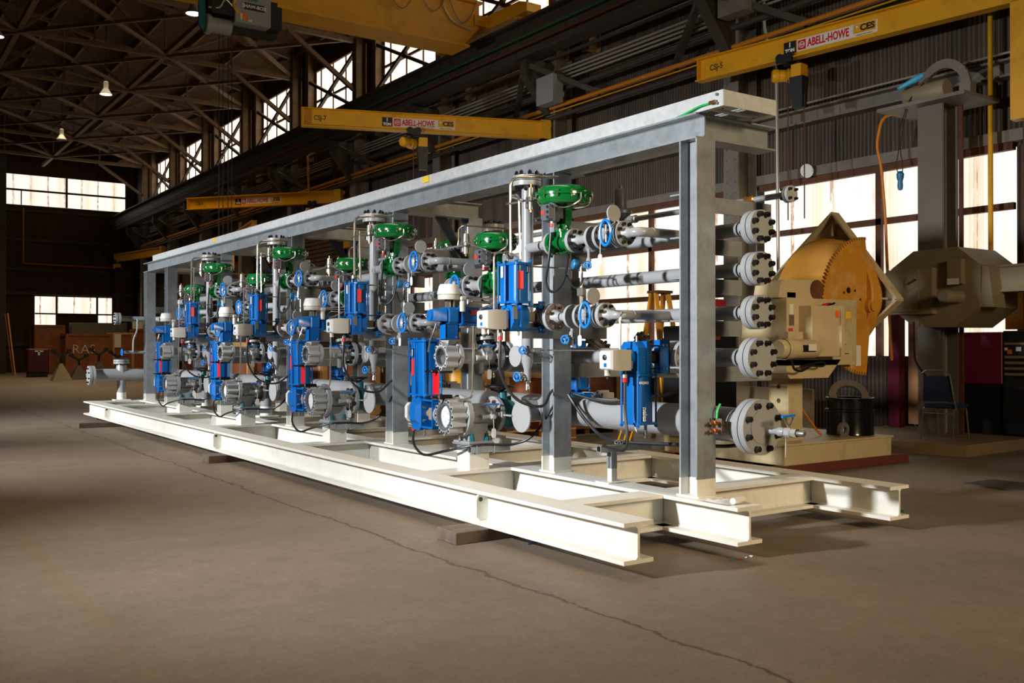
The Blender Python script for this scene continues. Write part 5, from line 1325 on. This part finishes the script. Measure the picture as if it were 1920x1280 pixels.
m = MB(); m.lathe((12.6, 9.2, .02), Z_, [(.1, 0), (.3, 0), (.32, .06), (.3, .12), (.1, .12), (.1, 0)], 28); one('hose_coil', m, 'black', 'coil of dark hose on the floor left of the blue chair', 'hose')
m = MB(); m.box(9.35, 9.9, 4.8, 5.5, 0, .02); b = one('floor_plate', m, 'dark_steel', 'dark steel floor plate at the right edge of the picture', 'plate')
# ladder behind the skid
t = thing('step_ladder', 'yellow wooden step ladder behind the near header pipes', 'ladder', (10.1, 10.72, 0))
for s_ in (-1, 1):
    for e in (-1, 1):
        m = MB(); m.beam((10.1+s_*.24, 10.72+e*.4, 0), (10.1+s_*.12, 10.72+e*.05, 2.2), .035, .075); m.build('rail', 'ladder', t)
for i in range(6):
    z = .3+i*.3; k = 1-z/2.1
    m = MB(); m.box(10.1-.12-.11*k, 10.1+.12+.11*k, 10.72-.05-.35*k-.05, 10.72-.05-.35*k+.05, z, z+.03); m.build('step', 'ladder', t)
m = MB(); m.box(9.95, 10.25, 10.6, 10.84, 2.2, 2.24); m.build('top_cap', 'rust', t)
# engine welder behind the pipes
t = thing('welder', 'black welding machine with orange and yellow labels and red top box', 'machine', (10.2, 9.9, 0))
m = MB(); m.rbox((10.2, 10.0, .95), (.7, .8, 1.5), .02); b = m.build('body', 'black', t)
m = MB(); m.rbox((10.3, 9.85, 1.95), (.3, .3, .26), .02); m.build('top_box', 'red_machine', t)
m = MB(); m.box(9.9, 10.0, 9.595, 9.6, 1.5, 1.58); m.m = 1; m.box(10.05, 10.2, 9.595, 9.6, 1.5, 1.6); m.box(10.28, 10.38, 9.595, 9.6, 1.55, 1.68); m.build('labels', ['sticker_yellow', 'orange_sticker'], b)
m = MB()
for s_ in (-1, 1): m.box(9.9 if s_ < 0 else 10.35, 10.05 if s_ < 0 else 10.5, 9.65, 10.35, 0, .2)
m.build('feet', 'dark_steel', t)
for i in range(3):
    m = MB(); m.tube([(8.25+.1*i, 9.6, .05), (8.3+.1*i, 9.4, .6), (8.2+.16*i, 9.2, 1.3)], .012, 6); one('yellow_hose', m, 'yellow_wire', 'yellow hose hanging behind the headers, %s of three from the left' % ORD[i], 'hose', 'yellow hoses')
cable([(8.1, 9.3, 1.1), (8.4, 9.1, .78), (8.9, 9.0, .9), (9.2, 9.1, 1.3)], 'black hose looping behind the lowest blind flange', .022)
# crates and pallets behind the skid
def crate(x0, x1, y0, y1, z0, z1, mt, lab, grp=None, bat='pale_wood'):
    t = thing('wooden_crate', lab, 'crate', ((x0+x1)/2, (y0+y1)/2, z0), grp)
    m = MB(); m.box(x0, x1, y0, y1, z0+.08, z1); m.build('box', mt, t)
    m = MB(); k = .025
    for y in (y0-k, y1): 
        for z in (z0+.08, z1-.1): m.box(x0, x1, y, y+k, z, z+.1)
        for x in (x0, x1-.1): m.box(x, x+.1, y-.002, y+k-.002, z0+.08, z1)
    for x in (x0-k, x1):
        for z in (z0+.08, z1-.1): m.box(x, x+k, y0, y1, z, z+.1)
        for y in (y0, y1-.1): m.box(x-.002, x+k-.002, y, y+.1, z0+.08, z1)
    m.build('battens', bat, t)
    m = MB()
    for x in (x0+.1, (x0+x1)/2, x1-.1): m.box(x-.05, x+.05, y0, y1, z0, z0+.08)
    m.build('skids', bat, t)
    return t
crate(7.4, 8.6, 17.0, 18.6, 0, 1.35, 'crate_wood', 'brown crate behind the second valve bank')
crate(8.6, 9.6, 14.6, 15.9, 0, 1.45, 'pale_wood', 'pale wooden crate behind the nearest valve bank')
crate(9.2, 10.6, 12.2, 13.5, 0, 1.0, 'crate_wood', 'low brown crate seen under the fourth header')
crate(7.6, 9.0, 21.5, 23.2, 0, 1.5, 'crate_wood', 'brown crate behind the third valve bank')
crate(9.4, 10.6, 17.2, 18.6, 0, 1.7, 'pale_wood', 'tall pale crate between the nearest and second valve banks')
crate(8.2, 9.6, 27.0, 28.8, 0, 1.6, 'crate_wood', 'brown crate behind the farthest valve bank')
for i in range(4):
    t = thing('pallet', 'wooden pallet in the low stack behind the near post, %s from the floor' % ORD[i], 'pallet', (8.0, 11.4, .13*i), 'stacked pallets')
    z = .13*i
    m = MB()
    for k in range(6): m.box(7.4, 8.6, 10.85+k*.2, 10.97+k*.2, z+.105, z+.125)
    m.build('deck', 'pale_wood', t)
    m = MB()
    for x in (7.4, 7.95, 8.52): m.box(x, x+.08, 10.85, 11.97, z, z+.105)
    m.build('stringers', 'crate_wood', t)
t = thing('yellow_tank', 'rounded orange yellow tank behind the nearest lug valve', 'tank', (8.9, 13.6, 0))
m = MB(); m.lathe((8.6, 14.0, .35), Z_, [(0, 0), (.25, 0), (.33, .08), (.33, .9), (.26, 1.02), (.1, 1.08), (0, 1.08)], 28); m.build('shell', 'yellow', t)
m = MB(); m.lathe((8.6, 14.0, 0), Z_, [(.25, 0), (.27, 0), (.27, .36), (.25, .36)], 20); m.build('foot_ring', 'dark_steel', t)
# litter on the floor
def bit(x, y, mt, lab, s_=.02, el=1.0):
    m = MB(); m.hull([(x+s_*el*math.cos(i*1.3)*(.7+.3*math.sin(i*2.1)), y+s_*math.sin(i*1.3)*(.7+.3*math.cos(i)), .0015+(.5+.5*math.sin(i*3.7))*s_*.6) for i in range(10)]); one('floor_scrap', m, mt, lab, 'scrap')
bit(4.82, 4.43, 'hand_blue', 'tiny blue scrap on the floor beside the near skid end', .018)
bit(4.95, 4.43, 'paper', 'left of two tiny white scraps by the near skid end', .012); bit(5.0, 4.43, 'paper', 'right of two tiny white scraps by the near skid end', .018)
bit(7.4, 4.9, 'green', 'tiny green scrap under the third skid beam end', .03, 1.4)
bit(5.0, 2.4, 'hand_blue', 'tiny blue scrap on the open floor at lower right', .02, 1.6); bit(7.4, 3.85, 'hand_blue', 'tiny blue scrap on the floor right of the skid', .02, 1.5)
m = MB(); m.tube([(4.0, 5.6, .006), (4.15, 5.62, .012), (4.4, 5.66, .006)], .005, 6); one('blue_wire', m, 'hand_blue', 'short blue wire on the floor beside the near timbers', 'wire')
# ------------------------------------------------------------------ jib cranes on the wall columns
C34, S34 = math.cos(math.radians(34.624)), math.sin(math.radians(34.624))
def jib(mast, tip, z1, h, name, ts, label, hoist, mlen=.0, grp='jib cranes'):
    """yellow wall jib; ts = places along the beam (0 tip .. 1 mast) of the lettering; hoist likewise"""
    A, B = V((tip[0], tip[1], 0)), V((mast[0], mast[1], 0)); ax = (B-A).normalized(); L = (B-A).length
    n = V((-ax.y, ax.x, 0))                        # side that faces the camera
    if n.dot(V((-A.x, -A.y, 0))) < 0: n = -n
    t = thing('jib_crane', label, 'jib crane', (mast[0], mast[1], z1-h), grp)
    m = MB(); m.ibeam(A+Z_*(z1-h/2), B+Z_*(z1-h/2), h, .2, .018, .014); m.beam(A+Z_*(z1-h/2)+ax*.04, A+Z_*(z1-h/2)+ax*.055, .19, h*.92); b = m.build('boom', 'yellow', t)
    m = MB(); m.beam(B+Z_*(z1-h-mlen), B+Z_*(z1+.03), .2, .24, ax); m.build('pivot_post', 'yellow', t)
    m = MB()
    for z in (z1-.06, z1-h+.06): m.beam(B+Z_*z, V((13.4, B.y, z)), .12, .1); m.disc(B+Z_*z, Z_, .09, .12, 12)
    m.build('hinges', 'yellow', t)
    f = n*(.105)
    right = ax if n.cross(Z_).dot(ax) < 0 else -ax # reading direction: lettering reads left to right for the viewer
    ux = Z_.cross(n)
    def at(t_, dz=0, off=.0): return A + ax*L*t_ + Z_*(z1-h/2+dz) + n*(.008+off)
    def card(t0, t1, hh, mt, nm, off=0, dz=0):
        a, c = at(t0, dz, off), at(t1, dz, off); m = MB(); m.beam(a, c, .004, hh, Z_); return m.build(nm, mt, b)
    if ts:
        (c0, c1), (k0, k1), (r0, r1), (o0, o1) = ts
        text('lettering', name, h*.36, at((c0+c1)/2), ux, Z_, 'black', b, bold=.002, width=abs(c1-c0)*L)
        card(k0, k1, h*.5, 'black', 'load_plate')
        text('lettering', '1', h*.28, at((k0+k1)/2, h*.1, .004), ux, Z_, 'white', b, bold=.004); text('lettering', 'TON', h*.2, at((k0+k1)/2, -h*.13, .004), ux, Z_, 'white', b, bold=.004)
        card(r0, o1, h*.5, 'paper', 'sign_plate')
        W = abs(r1-r0)*L
        sgn = 1 if (at(1)-at(0)).dot(ux) > 0 else -1
        q = lambda s_: at((r0 if r0 < r1 else r1) + (s_*abs(r1-r0)) if sgn > 0 else max(r0, r1) - s_*abs(r1-r0), 0, .004)
        a_, c_ = q(.02), q(.17)
        m = MB(); m.beam(a_, c_, .004, h*.4, Z_); m.build('red_emblem', 'red', b)
        mid = (a_+c_)/2 + n*.004
        m = MB(); m.torus(mid, n, h*.13, h*.012, 24, 5); m.torus(mid, n, h*.105, h*.008, 24, 5); m.build('emblem_ring', 'paper', b)
        text('lettering', 'AH', h*.15, mid, ux, Z_, 'paper', b, bold=.002)
        text('lettering', 'ABELL-HOWE', h*.46, q(.59), ux, Z_, 'red', b, bold=.005, width=.78*W)
        m0, m1 = at(o0+(o1-o0)*.08, .02, .004), at(o0+(o1-o0)*.94, .02, .004)
        m = MB(); m.beam(m0, m1, .004, h*.36, Z_); m.build('orange_plate', 'orange_sticker' if False else 'yellow', b)
        text('lettering', 'CES', h*.34, at(o0+(o1-o0)*.62, .02, .008), ux, Z_, 'black', b, bold=.005, width=abs(o1-o0)*L*.56)
        m = MB(); e = at(o0+(o1-o0)*.22, .05, .008); m.disc(e, n, h*.045, .003, 12); m.beam(e-Z_*.02, e-Z_*h*.18, .004, .012, n); m.build('emblem', 'white', b)
        text('lettering', 'OVERHEAD CRANE SPECIALISTS', h*.05, at((o0+o1)/2, -h*.205, .005), ux, Z_, 'black', b)
    if hoist is not None:
        p = A + ax*L*hoist + Z_*(z1-h)
        hs = thing('chain_hoist', 'yellow chain hoist under the jib %s' % label.replace('yellow jib crane ', ''), 'hoist', p-Z_*.5, 'chain hoists')
        m = MB(); m.disc(p+n*.1+ax*.09+Z_*.03, n, .07, .04, 16); m.disc(p+n*.1-ax*.09+Z_*.03, n, .07, .04, 16); m.beam(p+n*.12-ax*.14, p+n*.12+ax*.14, .03, .12); m.beam(p-n*.12-ax*.14, p-n*.12+ax*.14, .03, .12); m.beam(p-n*.12-Z_*.05, p+n*.12-Z_*.05, .1, .05); m.build('trolley', 'black', hs)
        c = p - Z_*.22
        m = MB(); m.lathe(c-ux*.26+n*.06, ux*.75-n*.66, [(0, 0), (.09, 0), (.11, .03), (.11, .1), (.1, .11), (.1, .24), (.12, .25), (.12, .38), (.09, .4), (0, .4)], 20); m.beam(c+ux*.12, c+ux*.3, .2, .2); m.build('hoist_body', 'yellow', hs)
        m = MB(); m.hull([c+ux*(.2+a)+n*b_-Z_*h_ for a, b_, h_ in ((-.12, -.1, .1), (.12, -.1, .1), (-.12, .1, .1), (.12, .1, .1), (-.08, -.07, .6), (.1, -.07, .6), (-.08, .07, .6), (.1, .07, .6))]); m.build('chain_bag', 'black', hs)
        m = MB()
        for q_ in (0, .3): m.tube([c+ux*q_-Z_*.1, c+ux*q_-Z_*2.4], .011, 6)
        m.build('chain', 'rust', hs)
    return t
def along(mast, tip, px):                          # where the beam crosses a column of the photograph
    az = math.radians(34.624) + math.atan((px-960)/1818.73); tx, ty = math.sin(az), math.cos(az)
    dx, dy = mast[0]-tip[0], mast[1]-tip[1]
    return (tip[1]*tx - tip[0]*ty)/(dx*ty - dy*tx)
def spots(mast, tip, *pairs): return [tuple(along(mast, tip, p) for p in q) for q in pairs]
mA, tA = (13.2, 6.9), (12.5, 12.28)
jib(mA, tA, 6.48, .39, 'CSJ-5', spots(mA, tA, (1332, 1356), (1471, 1494), (1496, 1596), (1598, 1647)), 'yellow jib crane at upper right over the near end of the skid', along(mA, tA, 1478), 1.6)
mA, tA = (13.2, 17.8), (8.1, 19.7)
jib(mA, tA, 6.53, .40, 'CSJ-7', spots(mA, tA, (588, 611), (716, 735), (737, 816), (818, 853)), 'yellow jib crane in the middle, second nearest along the wall', along(mA, tA, 775))
mA, tA = (13.2, 29.0), (9.68, 33.5)
jib(mA, tA, 6.45, .40, 'CSJ-6', spots(mA, tA, (367, 381), (441, 452), (453, 504), (506, 527)), 'yellow jib crane above the rack, third along the wall', along(mA, tA, 588))
mA, tA = (13.2, 50.0), (12.2, 55.6)
jib(mA, tA, 6.4, .42, 'CSJ-3', spots(mA, tA, (221, 228), (246, 250), (251, 264), (266, 271)) if False else None, 'yellow jib crane at far left, nearest the far wall', .03)
mA, tA = (13.2, 39.2), (12.35, 34.4)
jib(mA, tA, 6.0, .42, '', None, 'short looking yellow jib crane pointing at the camera below the third one', None)

# ------------------------------------------------------------------ bridge crane
t = thing('bridge_crane', 'big yellow bridge crane girder crossing under the roof at the top', 'crane', (4, 19.5, 8.3))
m = MB(); m.hull([(x, y, z) for y in (19.25, 19.75) for x, z in ((-9, 8.42), (11.9, 8.42), (12.35, 8.9), (12.35, 9.45), (-9, 9.5))]); gd = m.build('girder', 'crane_yellow', t)
m = MB(); m.box(-9, 12.0, 19.1, 19.9, 8.37, 8.42); m.box(-9, 12.4, 19.15, 19.85, 9.46, 9.51); m.build('girder_flange', 'crane_yellow', gd)
m = MB(); m.hull([(x, y, z) for x in (12.55, 12.95) for y, z in ((17.6, 8.9), (21.6, 8.9), (21.6, 9.1), (21.3, 9.2), (20.2, 9.22), (18.9, 9.22), (17.9, 9.2), (17.6, 9.1))])
for y in (18.1, 21.1): m.disc((12.75, y, 8.98), X_, .12, .3, 20)
m.box(12.2, 12.6, 19.2, 19.8, 8.95, 9.2); m.build('end_truck', 'crane_yellow', t)
m = MB()
xs = [12.2 - i*.8 for i in range(12)]
for i, (a, b) in enumerate(zip(xs[:-1], xs[1:])):
    d = (.62, .5, .6, .55, .45, .4, .35, .3, .42, .3, .3)[i % 11]
    m.tube([(a + (b-a)*k/10, 19.1, 9.52 - d*(1-((k-5)/5)**2)) for k in range(11)], .011, 6)
m.build('festoon_cable', 'olive', t)
m = MB(); m.tube([(11.3, 19.2, 9.6), (11.35, 19.2, 9.2), (11.6, 19.2, 8.9), (12.1, 19.2, 8.8)], .02, 6, .1); m.build('loose_cable', 'conduit', t)
h = thing('wire_hoist', 'grey box wire rope hoist with nameplate hanging from the bridge crane', 'hoist', (6.4, 18.8, 7.7))
m = MB(); m.rbox((6.6, 18.62, 8.08), (.72, .3, .56), .012); bx = m.build('control_box', 'machine_grey', h)
m = MB(); m.box(6.42, 6.82, 18.462, 18.47, 8.07, 8.2); m.build('nameplate', 'black', bx)
text('lettering', 'SHAW-BOX', .092, (6.62, 18.46, 8.135), X_, Z_, 'white', bx, bold=.003)
text('lettering', 'A72508B', .06, (6.58, 18.468, 8.27), X_, Z_, 'hand_blue', bx, bold=.002)
m = MB(); m.box(6.34, 6.38, 18.462, 18.47, 7.87, 7.98); m.box(6.5, 6.57, 18.462, 18.47, 7.84, 7.88); m.m = 1; m.box(6.38, 6.44, 18.462, 18.47, 7.87, 8.0); m.box(6.44, 6.5, 18.462, 18.47, 7.86, 7.93); m.build('stickers', ['paper', 'orange_sticker'], bx)
m = MB(); m.box(6.95, 7.2, 18.5, 19.0, 7.8, 8.25); m.box(5.8, 7.2, 18.75, 19.05, 7.72, 8.42); m.box(5.8, 6.25, 18.5, 18.9, 7.9, 8.4); m.build('trolley_frame', 'black', h)
m = MB(); m.lathe((5.72, 18.7, 7.72), X_, [(0, 0), (.17, 0), (.19, .02), (.19, .1), (.15, .12), (.15, .5), (0, .5)], 24); m.build('rope_drum', 'machine_grey', h)
m = MB(); m.hull([(x, 18.6+d, z) for d in (0, .05) for x, z in ((5.58, 8.3), (5.66, 8.34), (5.70, 8.3), (5.72, 7.62), (5.64, 7.56), (5.58, 7.66))]); m.build('end_plate', 'teal', h)
m = MB(); m.tube([(6.3, 18.5, 8.4), (6.2, 18.48, 8.12), (6.28, 18.48, 7.98), (6.34, 18.5, 8.0)], .03, 8, .08); m.build('yellow_cable', 'yellow', h)
m = MB(); m.tube([(5.75, 18.55, 8.0), (5.95, 18.5, 8.0), (6.05, 18.5, 8.22), (6.25, 18.5, 8.05), (6.4, 18.5, 7.95)], .02, 8, .08); m.build('grey_cable', 'conduit', h)
m = MB()
for x in (6.02, 6.1, 6.2, 6.27): m.tube([(x, 18.75, 7.75), (x, 18.75, 3.3)], .009, 5)
m.build('wire_rope', 'black', h)
m = MB(); m.rbox((6.14, 18.75, 3.2), (.34, .2, .4), .05); m.lathe((6.14, 18.75, 3.0), -Z_, [(.03, 0), (.03, .12), (0, .12)], 10); m.torus((6.14, 18.75, 2.8), Y_, .09, .028, 20, 8); m.build('hook_block', 'crane_yellow', h)

h.location.z -= .1
# ------------------------------------------------------------------ hanging lamps
def glow():
    m = bpy.data.materials.new('lamp_glow'); m.use_nodes = True; M['lamp_glow'] = m
    b = m.node_tree.nodes['Principled BSDF']; b.inputs['Base Color'].default_value = (.8, .8, .8, 1)
    b.inputs['Emission Color'].default_value = (.85, .9, 1, 1); b.inputs['Emission Strength'].default_value = 6
glow()
for i, (x, y, z, lit, lab) in enumerate(((7.3, 34.7, 9.9, 1, 'lit bell shaped hanging lamp in the middle of the dark roof'), (7.4, 43.3, 9.9, 0, 'unlit glass hanging lamp under the dark roof near the far wall'), (7.37, 25.0, 9.9, 1, 'lit hanging lamp beside the bridge crane hoist'), (3.45, 29.9, 9.9, 1, 'lit hanging lamp at the left edge of the picture'))):
    t = thing('hanging_lamp', lab, 'lamp', (x, y, z), 'roof lamps')
    m = MB(); m.lathe((x, y, z), Z_, [(.2, -.0), (.19, .03), (.1, .17), (.08, .22), (.08, .42), (.06, .44), (0, .44)], 20); m.build('shade', 'machine_grey' if lit else 'alum', t)
    m = MB(); m.lathe((x, y, z+.01), Z_, [(0, 0), (.185, 0), (.1, .1), (0, .1)], 20); m.build('bulb', 'lamp_glow' if lit else 'alum', t)
    m = MB(); m.tube([(x, y, z+.44), (x, y, RP(x)-.2)], .012, 6); m.build('cord', 'black', t)
# ------------------------------------------------------------------ pipes, conduits and boxes on the right wall
for i in range(4):
    m = MB(); z = 7.62-.085*i; m.tube([(13.25, -2, z), (13.25, YF-6, z)], .024, 8)
    one('conduit', m, 'conduit', 'thin grey conduit along the right wall, %s of four from the top' % ORD[i], 'conduit', 'wall conduits')
for z, r, mt, lab in ((7.18, .055, 'dark_steel', 'dark pipe along the right wall just below the conduits'), (6.83, .045, 'orange_pipe', 'orange pipe running along the right wall'), (6.72, .016, 'yellow', 'thin yellow pipe just under the orange wall pipe'), (6.60, .05, 'dark_steel', 'dark pipe along the right wall below the orange pipe'), (7.95, .045, 'dark_steel', 'dark pipe high on the right wall close under the crane runway')):
    m = MB(); m.tube([(13.28, -2 if r != .045 or mt != 'orange_pipe' else 5.5, z), (13.28, YF-4, z)], r, 10); one('wall_pipe', m, mt, lab, 'pipe')
for x0, y, z, lab in ((13.0, 17.35, 7.12, 'grey steel box on the wall column above the middle jib'), (12.95, 11.8, 7.55, 'dark steel box on the wall above the near right jib')):
    m = MB(); m.rbox((x0, y, z), (.3, .62, .62), .01); m.box(x0+.1, 13.34, y-.1, y+.1, z-.1, z+.1); one('junction_box', m, 'machine_grey' if y > 15 else 'col_steel', lab, 'box')
m = MB(); m.tube([(13.35, 11.55, 7.9), (13.35, 11.5, 6.9), (13.3, 11.2, 6.2), (13.3, 11.15, 1.2)], .03, 8, .2); one('conduit_drop', m, 'conduit', 'grey conduit bent down the wall beside the near column', 'conduit')
m = MB(); m.tube([(13.55, 7.54, 1.9), (13.55, 7.54, 9.0)], .035, 10); one('yellow_pipe', m, 'yellow', 'upright yellow pipe on the wall at the right edge', 'pipe')
m = MB(); m.tube([(13.7, 7.1, 0), (13.7, 7.1, 7.5)], .05, 8); one('rusty_pipe', m, 'rust', 'upright rusty pipe on the wall at the right edge', 'pipe')
m = MB(); m.tube([(13.74, -2, 5.62), (13.74, 28, 5.62)], .018, 8); one('conduit', m, 'conduit', 'thin bright conduit on the pale wall girt at right', 'conduit')
m = MB(); m.tube([(13.0, 8.55, 4.88), (12.75, 8.75, 4.85), (12.7, 8.82, 4.4), (12.72, 8.75, 4.1), (12.75, 8.7, 3.3), (12.8, 8.68, 2.0), (12.9, 8.7, 1.2)], .022, 8, .2); one('orange_hose', m, 'orange_pipe', 'orange hose hanging beside the grey mast', 'hose')
t = thing('pendant_control', 'blue hand control hanging on dark cords left of the grey mast', 'pendant', (12.7, 8.42, 3.7))
m = MB(); m.lathe((12.7, 8.42, 3.68), Z_, [(0, 0), (.03, .01), (.04, .06), (.035, .14), (.05, .18), (.055, .24), (.03, .28), (0, .28)], 14); m.build('handset', 'hand_blue', t)
m = MB()
for s_ in (-1, 1): m.tube([(12.7, 8.42+s_*.03, 3.92), (12.68, 8.42+s_*.06, 4.05), (12.68, 8.42+s_*.01, 4.25), (12.7, 8.4+s_*.03, 4.6), (12.75, 8.3, 5.0), (12.8, 8.1, 5.2)], .008, 6, .1)
m.build('cord', 'black', t)
m = MB(); m.lathe((12.72, 8.2, 5.25), (-.3, .75, -.35), [(0, -.14), (.035, -.13), (.05, 0), (.04, .06), (.03, .22), (.045, .24), (0, .26)], 14); one('grinder', m, 'light_blue', 'pale blue hand tool lying on top of the mast motor', 'tool')
m = MB(); m.lathe((13.75, 10.9, 4.45), (-.9, -.2, -.3), [(0, .0), (.09, .01), (.12, .03), (.12, .04), (0, .04)], 24); one('wall_reflector', m, 'white', 'small white round dish on the wall below the girt', 'dish')
m = MB(); m.box(13.82, 13.88, 30.0, 34.0, 0, 6.1)
for i in range(40): m.box(13.79, 13.83, 30.0, 34.0, .05+i*.15, .16+i*.15)
t = m.build('door_1', 'siding'); t['kind'] = 'structure'
# ------------------------------------------------------------------ far end of the hall
t = crate(8.67, 10.7, 49.5, 51.0, 0, 2.0, 'crate_wood', 'big brown crate with chalked letters by the far wall', 'far crates', 'crate_wood')
text('lettering', 'RAS', .62, (9.45, 49.47, 1.25), X_, Z_, 'paper', t.children[0], bold=-.012)
t = crate(10.75, 11.75, 49.6, 50.8, 0, 2.08, 'crate_wood', 'brown crate with a pale paper square, right of the lettered crate', 'far crates', 'pale_wood')
m = MB(); m.box(10.85, 11.15, 49.56, 49.575, 1.35, 2.0); m.build('paper_square', 'paper', t.children[0])
crate(11.8, 12.9, 49.5, 50.6, 0, 2.25, 'crate_wood', 'tallest brown crate beside the far skid end', 'far crates', 'crate_wood')
crate(8.0, 9.4, 54.0, 55.4, 0, 2.5, 'crate_wood', 'brown crate standing behind the lettered crate', 'far crates', 'crate_wood')
m = MB(); m.rbox((10.9, 53.4, 2.3), (2.7, .7, .62), .02); m.box(9.6, 12.2, 53.1, 53.7, 0, 2.0); one('wrapped_beam', m, 'mast_grey', 'long pale bundle lying above the far crates', 'bundle')
for i, x in enumerate((12.0, 12.5)):
    m = MB(); m.rbox((x, 49.9, 2.45), (.42, .4, .38), .01); one('white_carton', m, 'paper', ('left', 'right')[i]+' of two white cartons on the tallest far crate', 'carton')
t = thing('red_machine', 'dark red machine with a white plate on the floor at far left', 'machine', (7.3, 49.0, 0))
m = MB(); m.rbox((7.35, 49.0, .75), (.9, .8, 1.1), .05); b = m.build('body', 'dark_maroon', t)
m = MB(); m.box(7.2, 7.55, 48.58, 48.6, 1.15, 1.22); m.box(7.33, 7.42, 48.58, 48.6, 1.0, 1.2); m.build('white_plate', 'paper', b)
m = MB(); m.box(6.95, 7.75, 48.7, 49.3, 0, .22); m.build('skids', 'black', t)
for i, (x, y, s_) in enumerate(((7.35, 43.0, .95), (8.3, 44.5, .8), (9.2, 45.0, 1.0), (10.2, 46.0, .9))):
    t = thing('pipe_stand_jack', 'dark pipe jack stand on a pyramid foot by the far crates, %s from the left' % ORD[i], 'jack stand', (x, y, 0), 'jack stands')
    m = MB(); m.hull([(x+a*.38, y+b_*.38, 0) for a in (-1, 1) for b_ in (-1, 1)] + [(x+a*.05, y+b_*.05, s_*.75) for a in (-1, 1) for b_ in (-1, 1)]); m.build('foot', 'olive' if i == 0 else 'dark_steel', t)
    m = MB(); m.cyl((x, y, s_*.7), (x, y, s_*1.05), .05, n=10); m.beam((x-.3, y, s_*1.25), (x, y, s_*1.02), .09, .09); m.beam((x+.3, y, s_*1.25), (x, y, s_*1.02), .09, .09); m.lathe((x-.3, y, s_*1.28), Y_, [(0, -.08), (.09, -.08), (.09, .08), (0, .08)], 12); m.lathe((x+.3, y, s_*1.28), Y_, [(0, -.08), (.09, -.08), (.09, .08), (0, .08)], 12); m.build('head', 'black', t)
for i in range(2):
    m = MB(); m.beam((6.75+i*.1, 52.0, 0), (6.45+i*.12, 52.4, 3.0), .14, .05); one('yellow_plank', m, 'ladder' if i else 'crate_wood', ('brown', 'yellow')[i]+' plank leaning at the far left', 'plank')
m = MB(); m.tube([(8.05, YF-.25, 8.9), (8.05, YF-.25, 5.9), (13.2, YF-.25, 5.85)], .045, 8, .1); one('orange_pipe', m, 'orange_pipe', 'orange pipe bent along the far wall under the window', 'pipe')
m = MB(); m.tube([(13.05, 29, 5.9), (13.05, 31, 6.4), (13.05, 31.2, 7.9)], .04, 8, .2); one('orange_pipe', m, 'orange_pipe', 'orange pipe rising on the wall beside the third jib', 'pipe')
m = MB(); m.tube([(13.0, 41.0, 1.7), (12.4, 41.0, 3.6), (12.0, 41.0, 3.75), (11.3, 41.0, 3.6), (11.2, 41.0, 2.8), (11.35, 41.0, 1.9)], .07, 8, .2); one('fume_arm', m, 'black', 'dark bent fume extraction arm before the far window', 'arm')
m = MB(); m.box(6.6, 6.95, 56.0, 56.4, 0, 13.5); one('far_column', m, 'dark_steel', 'dark steel column at the far left edge of the picture', 'column')
m = MB(); m.rbox((13.6, 28.9, 5.25), (.3, .6, 1.3), .02); one('yellow_box', m, 'yellow', 'yellow box on the wall column beside the slatted door', 'box')

t = thing('drain_pipe', 'short grey pipe with small blue handled valve at the far end post', 'pipe', (4.85, 19.95, 1.2))
m = MB(); m.cyl((4.55, 19.93, 1.29), (5.28, 19.93, 1.29), .03, n=12); m.tube([(4.7, 19.9, 1.3), (4.7, 19.88, 1.55), (4.78, 19.9, 1.72), (4.78, 19.9, 1.95)], .016, 8, .08); m.build('pipe', 'grey_paint', t)
handwheel((4.5, 19.93, 1.29), -X_, .06, t)
